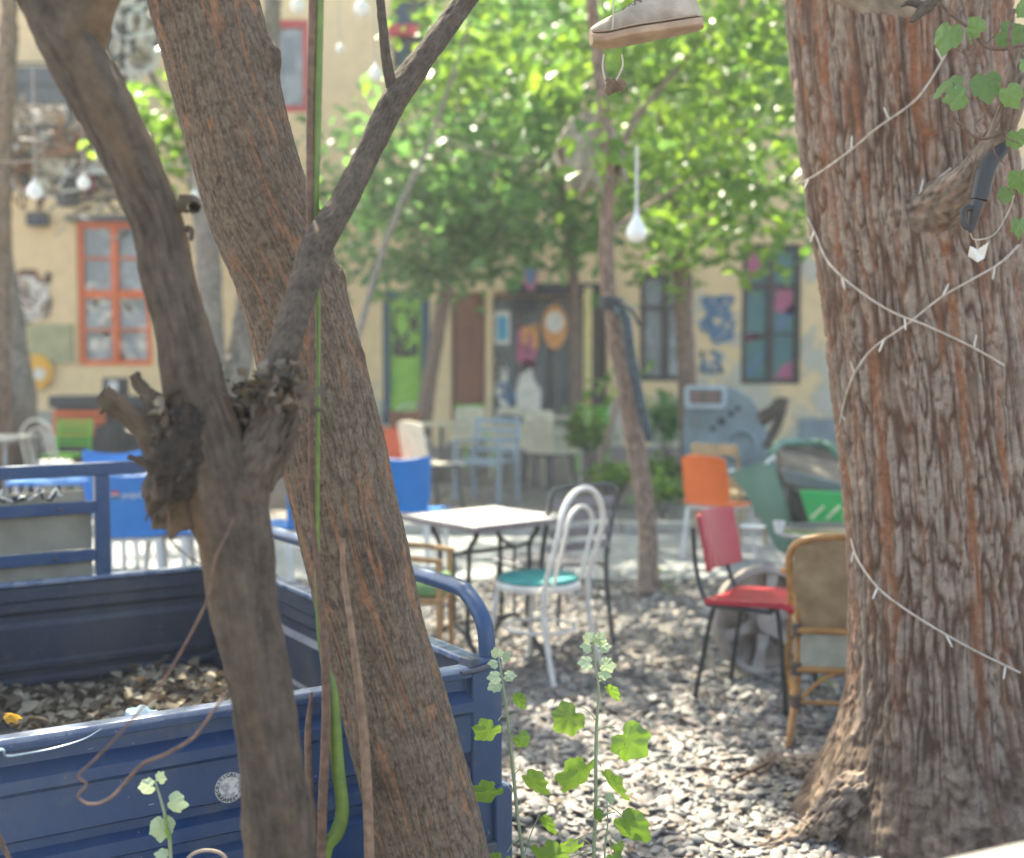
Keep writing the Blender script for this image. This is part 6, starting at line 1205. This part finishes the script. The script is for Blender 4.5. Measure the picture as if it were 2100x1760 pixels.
def junk(name, lb, cat, px, py, Y, kind, m, s):
    c = P(px, py, Y); t = thing(name, lb, cat, c); mb = MB()
    if kind == 'shade': mb.lathe([(.06*s, .1*s), (.09*s, .08*s), (.2*s, -.08*s), (.21*s, -.1*s), (.19*s, -.09*s), (.08*s, .06*s)], 20); nm = 'lamp_shade'
    elif kind == 'can': mb.lathe([(.08*s, -.12*s), (.1*s, -.11*s), (.1*s, .1*s), (.07*s, .13*s), (.03*s, .14*s)], 18); mb.tube([(.1*s, 0, .08*s), (.18*s, 0, .04*s), (.17*s, 0, -.06*s), (.1*s, 0, -.08*s)], .012*s, 6, 4); nm = 'can'
    elif kind == 'pan': mb.lathe([(.13*s, 0), (.15*s, .03*s), (.14*s, .035*s), (.12*s, .008*s)], 22, (0, 0, 0), RX); mb.bar((.14*s, 0, 0), (.34*s, 0, .05*s), .03*s, .015*s); nm = 'pan'
    else: mb.tube([(.16*s*math.cos(a), .03, .16*s*math.sin(a)) for a in np.linspace(0, 6.283, 20, endpoint=False)], .022*s, 7, closed=True); mb.tube([(-.16*s, .03, 0), (.16*s, .03, 0)], .012*s, 6); nm = 'ring'
    mb.build(nm, m, t); mb = MB(); mb.tube([(0, 0, .12*s), (0, 0, c[2]*0+P(px, 262, Y)[2]-c[2]+.3)], .006, 5); mb.build('hook_wire', M['metal_dark'], t)
colr = {'white': M['palegrey'], 'brown': M['brown'], 'dark': M['metal_dark'], 'tan': M['balc'], 'pink': M['pink'], 'cream': M['cream'], 'rust': mat('rusty_tin', (150, 104, 64), (120, 84, 60), 8, .7)}
JL = [(10, 300, 'can', 'dark', 1.3), (40, 330, 'can', 'rust', 1.5), (45, 295, 'shade', 'tan', 1.2), (75, 340, 'pan', 'white', 1.0), (95, 300, 'can', 'white', 1.3), (120, 325, 'pan', 'cream', 1.4), (112, 370, 'ring', 'white', 1.2), (150, 300, 'shade', 'rust', 1.5), (160, 345, 'ring', 'white', 1.5), (178, 372, 'can', 'pink', .8), (200, 300, 'can', 'tan', 1.2), (215, 340, 'shade', 'white', 1.3), (235, 372, 'pan', 'tan', 1.3), (140, 395, 'can', 'dark', 1.3), (20, 365, 'shade', 'white', 1.2), (255, 330, 'can', 'cream', 1.1), (90, 372, 'shade', 'cream', 1.1)]
nmz = {'shade': 'lamp shade', 'can': 'tin can', 'pan': 'pan', 'ring': 'wire ring'}
wh = ['below the balcony at the far left edge', 'under the left end of the balcony', 'just under the balcony slab', 'over the black wall speaker', 'in the middle of the jumble under the balcony', 'left of the white globe lamps', 'low in the jumble above the orange window', 'in front of the balcony bracket', 'in the right half of the jumble', 'beside the right white globe lamp', 'close to the dark trunk, just below the slab', 'touching the dark trunk in the picture', 'lowest and nearest to the dark trunk', 'hanging lowest over the orange window', 'hanging lowest at the left edge', 'behind the dark trunk edge', 'between the two white globe lamps']
for (px, py, kd, cl, s), w2 in zip(JL, wh): junk({'shade': 'lamp_shade_hanging', 'can': 'hanging_can', 'pan': 'hanging_pan', 'ring': 'hanging_ring'}[kd], '%s %s hanging %s' % ({'white': 'pale', 'rust': 'rusty', 'tan': 'tan', 'dark': 'dark', 'pink': 'pink', 'cream': 'cream'}[cl], nmz[kd], w2.replace('hanging ', '')), nmz[kd], px, py, 14+.02*(px % 7), kd, colr[cl], s*1.0)
t = thing('junk_rack', 'rusty frame of bars from which pans and cans hang under the balcony', 'rack', P(100, 270, 14)); mb = MB()
for yy in (13.9, 14.1, 14.3): mb.tube([P(-120, 262, yy), P(290, 262, yy)], .02, 6)
for px in (-60, 60, 180, 280): mb.tube([P(px, 262, 13.8), tuple(np.array(P(px, 262, 13.8))*np.array((1, 0, 1))+np.array((0, WY-.0, 0)))], .02, 6)
mb.build('bars', M['metal_dark'], t, world=True)
r_ = np.random.default_rng(44); mb = MB()
for k in range(760):
    c = np.array(P(r_.uniform(-60, 285), 262+abs(r_.normal())*62, 14.25+r_.uniform(-.4, .5))); q = c+r_.normal(size=3)*.13; e = q+r_.normal(size=3)*.13
    if k % 3: mb.tube([c, q, e], r_.uniform(.008, .022), 5, 3, m=int(r_.integers(0, 5)))
    else: mb.slab(np.array([[c, c+r_.normal(size=3)*.09], [q, q+r_.normal(size=3)*.09]]), .01, m=int(r_.integers(0, 5)))
setp(mb.build('scrap_netting', [M['balc'], M['metal_dark'], M['palegrey'], M['darkwood'], colr['rust']]), 'thick tangle of wire, rags and scrap hanging below the balcony', 'scrap', kind='stuff')
# oval plaque above the grey doors
t = thing('oval_plaque', 'pink and blue oval board hanging above the grey doors', 'board', P(1088, 558, WY-.3)); mb = MB(); mb.poly([(.15*math.cos(a)*(1 if math.sin(a) > 0 else .85), 0, .33*math.sin(a)) for a in np.linspace(0, 6.1, 26)], (0, .04, 0)); mb.build('board', M['pink'], t, smooth=False); mb = MB(); mb.poly([(.09*math.cos(a), -.012, .24*math.sin(a)) for a in np.linspace(0, 6.1, 22)], (0, .008, 0)); mb.build('painted_oval', M['blueg'], t, smooth=False)
n = 700; xx = rng.uniform(-1.5, 3.2, n); yy = 3.4+rng.uniform(0, 1, n)**1.2*6.5; pts = np.stack([xx, yy, .018+rng.uniform(0, .012, n)], 1)
V, F = leaf_cloud(pts, .038, 2.2, .5, 27, .8); setp(np_mesh('fallen_leaves', V, F, M['deadleaf']), 'small dry leaves scattered thinly over the gravel', 'fallen leaves', kind='stuff')
px_q = [tuple(gr(1500, 1600, .02)), tuple(gr(1590, 1560, .03)), tuple(gr(1650, 1568, .03)), tuple(gr(1705, 1590, .02))]
t = thing('dead_branch', 'thin dark dead branch lying on the gravel left of the furrowed trunk', 'branch', px_q[1]); mb = MB(); mb.tube(px_q, [.006, .012, .013, .010], 8, 5); mb.tube([px_q[1], tuple(gr(1560, 1585, .03)), tuple(gr(1530, 1580, .05))], [.008, .005, .003], 6, 4); mb.build('stick', M['stem_brown'], t, world=True)
# shrubs and seedlings on the ground
def shrub(name, lb, px, py, Y, rx, rz, n, seed, m='leaf_a', sz=.09):
    q = at(px, py, Y); t = thing(name, lb, 'shrub', (q.x, Y, 0)); mb = MB(); r = random.Random(seed)
    for k in range(6): a = r.uniform(0, 6.28); mb.tube([(0, 0, 0), (rx*.3*math.cos(a), rx*.3*math.sin(a), q.z*.6), (rx*.7*math.cos(a), rx*.7*math.sin(a), q.z+rz*.4)], [.012, .009, .004], 6, 4)
    mb.build('stems', bark_far, t); pts = clumps([((q.x, Y, max(q.z, rz*.8)), (rx, rx, rz), n)], 14, seed, spread=.09); V, F = leaf_cloud(pts, sz, .3, .3, seed); np_mesh('foliage', V, F, M[m], t, False, world=True)
shrub('shrub', 'dark green bush between the slim tree and the brown trunk', 1368, 860, 16, .22, .36, 500, 3, 'leaf_b'); shrub('shrub', 'low green plant at the foot of the dark bush', 1370, 960, 13.5, .2, .12, 200, 5)
shrub('shrub', 'bright green shrub left of the slim reddish trunk', 1212, 880, 15.2, .22, .30, 420, 7); shrub('shrub', 'low ground plant left of the slim reddish trunk', 1260, 975, 12.6, .35, .09, 220, 9); shrub('shrub', 'green tuft beside the brown trunk, behind the orange chair', 1360, 1000, 11.8, .22, .1, 220, 11)
shrub('seedling', 'small seedling behind the rattan chair beside the furrowed trunk', 1738, 1372, 5.45, .05, .05, 18, 13, sz=.07); shrub('weed', 'tiny weed at the foot of the slim reddish trunk', 1368, 1212, 8.2, .12, .03, 60, 15, sz=.04)
tree('stem_tree', 'short brown sapling stem beside the bright green shrub', [gp(1228, 12.5), P(1232, 960, 12.5), P(1245, 900, 12.5), P(1262, 840, 12.5), P(1275, 790, 12.5)], [.045, .04, .03, .022, .01], [pb(1260, 790, 12.5, .3, .2, 90)], nleaf=.1, seed=21)
# rim of a white table very near the camera, lower right
t = thing('near_tabletop', 'blurred white table edge right under the camera at the lower right corner', 'table', at(2010, 1790, .95)*1); mb = MB()
a = np.array(P(1905, 1800, .95)); b_ = np.array(P(2200, 1738, .88)); d = (b_-a)/np.linalg.norm(b_-a); nrm = np.array((-.2, -.95, -.12)); 
mb.slab(np.array([[a, a+nrm*.35], [b_, b_+nrm*.35]]), .02); mb.build('top', M['white'], t, world=True, bevel=.004)
mb = MB(); zt = (a+b_)/2+nrm*.18; mb.tube([zt, (zt[0], zt[1], 0)], .03, 10); mb.build('post', M['metal_dark'], t, world=True)

# ------------------------------------------------------------------ haze volume added to lift shadows and soften contrast
hm = bpy.data.materials.new('veil_haze'); hm.use_nodes = True; n = hm.node_tree.nodes; n.remove(n["Principled BSDF"]); pv = n.new("ShaderNodeVolumePrincipled")
pv.inputs["Density"].default_value = .0030; pv.inputs["Color"].default_value = (.95, .96, 1, 1); pv.inputs["Anisotropy"].default_value = .3; hm.node_tree.links.new(pv.outputs[0], n["Material Output"].inputs["Volume"])
mb = MB(); mb.box((0, 20, 6.8), (130, 130, 16.6)); hz = mb.build('haze', hm, smooth=False); setp(hz, 'faint haze volume added to soften contrast in the courtyard', 'haze', kind='stuff')
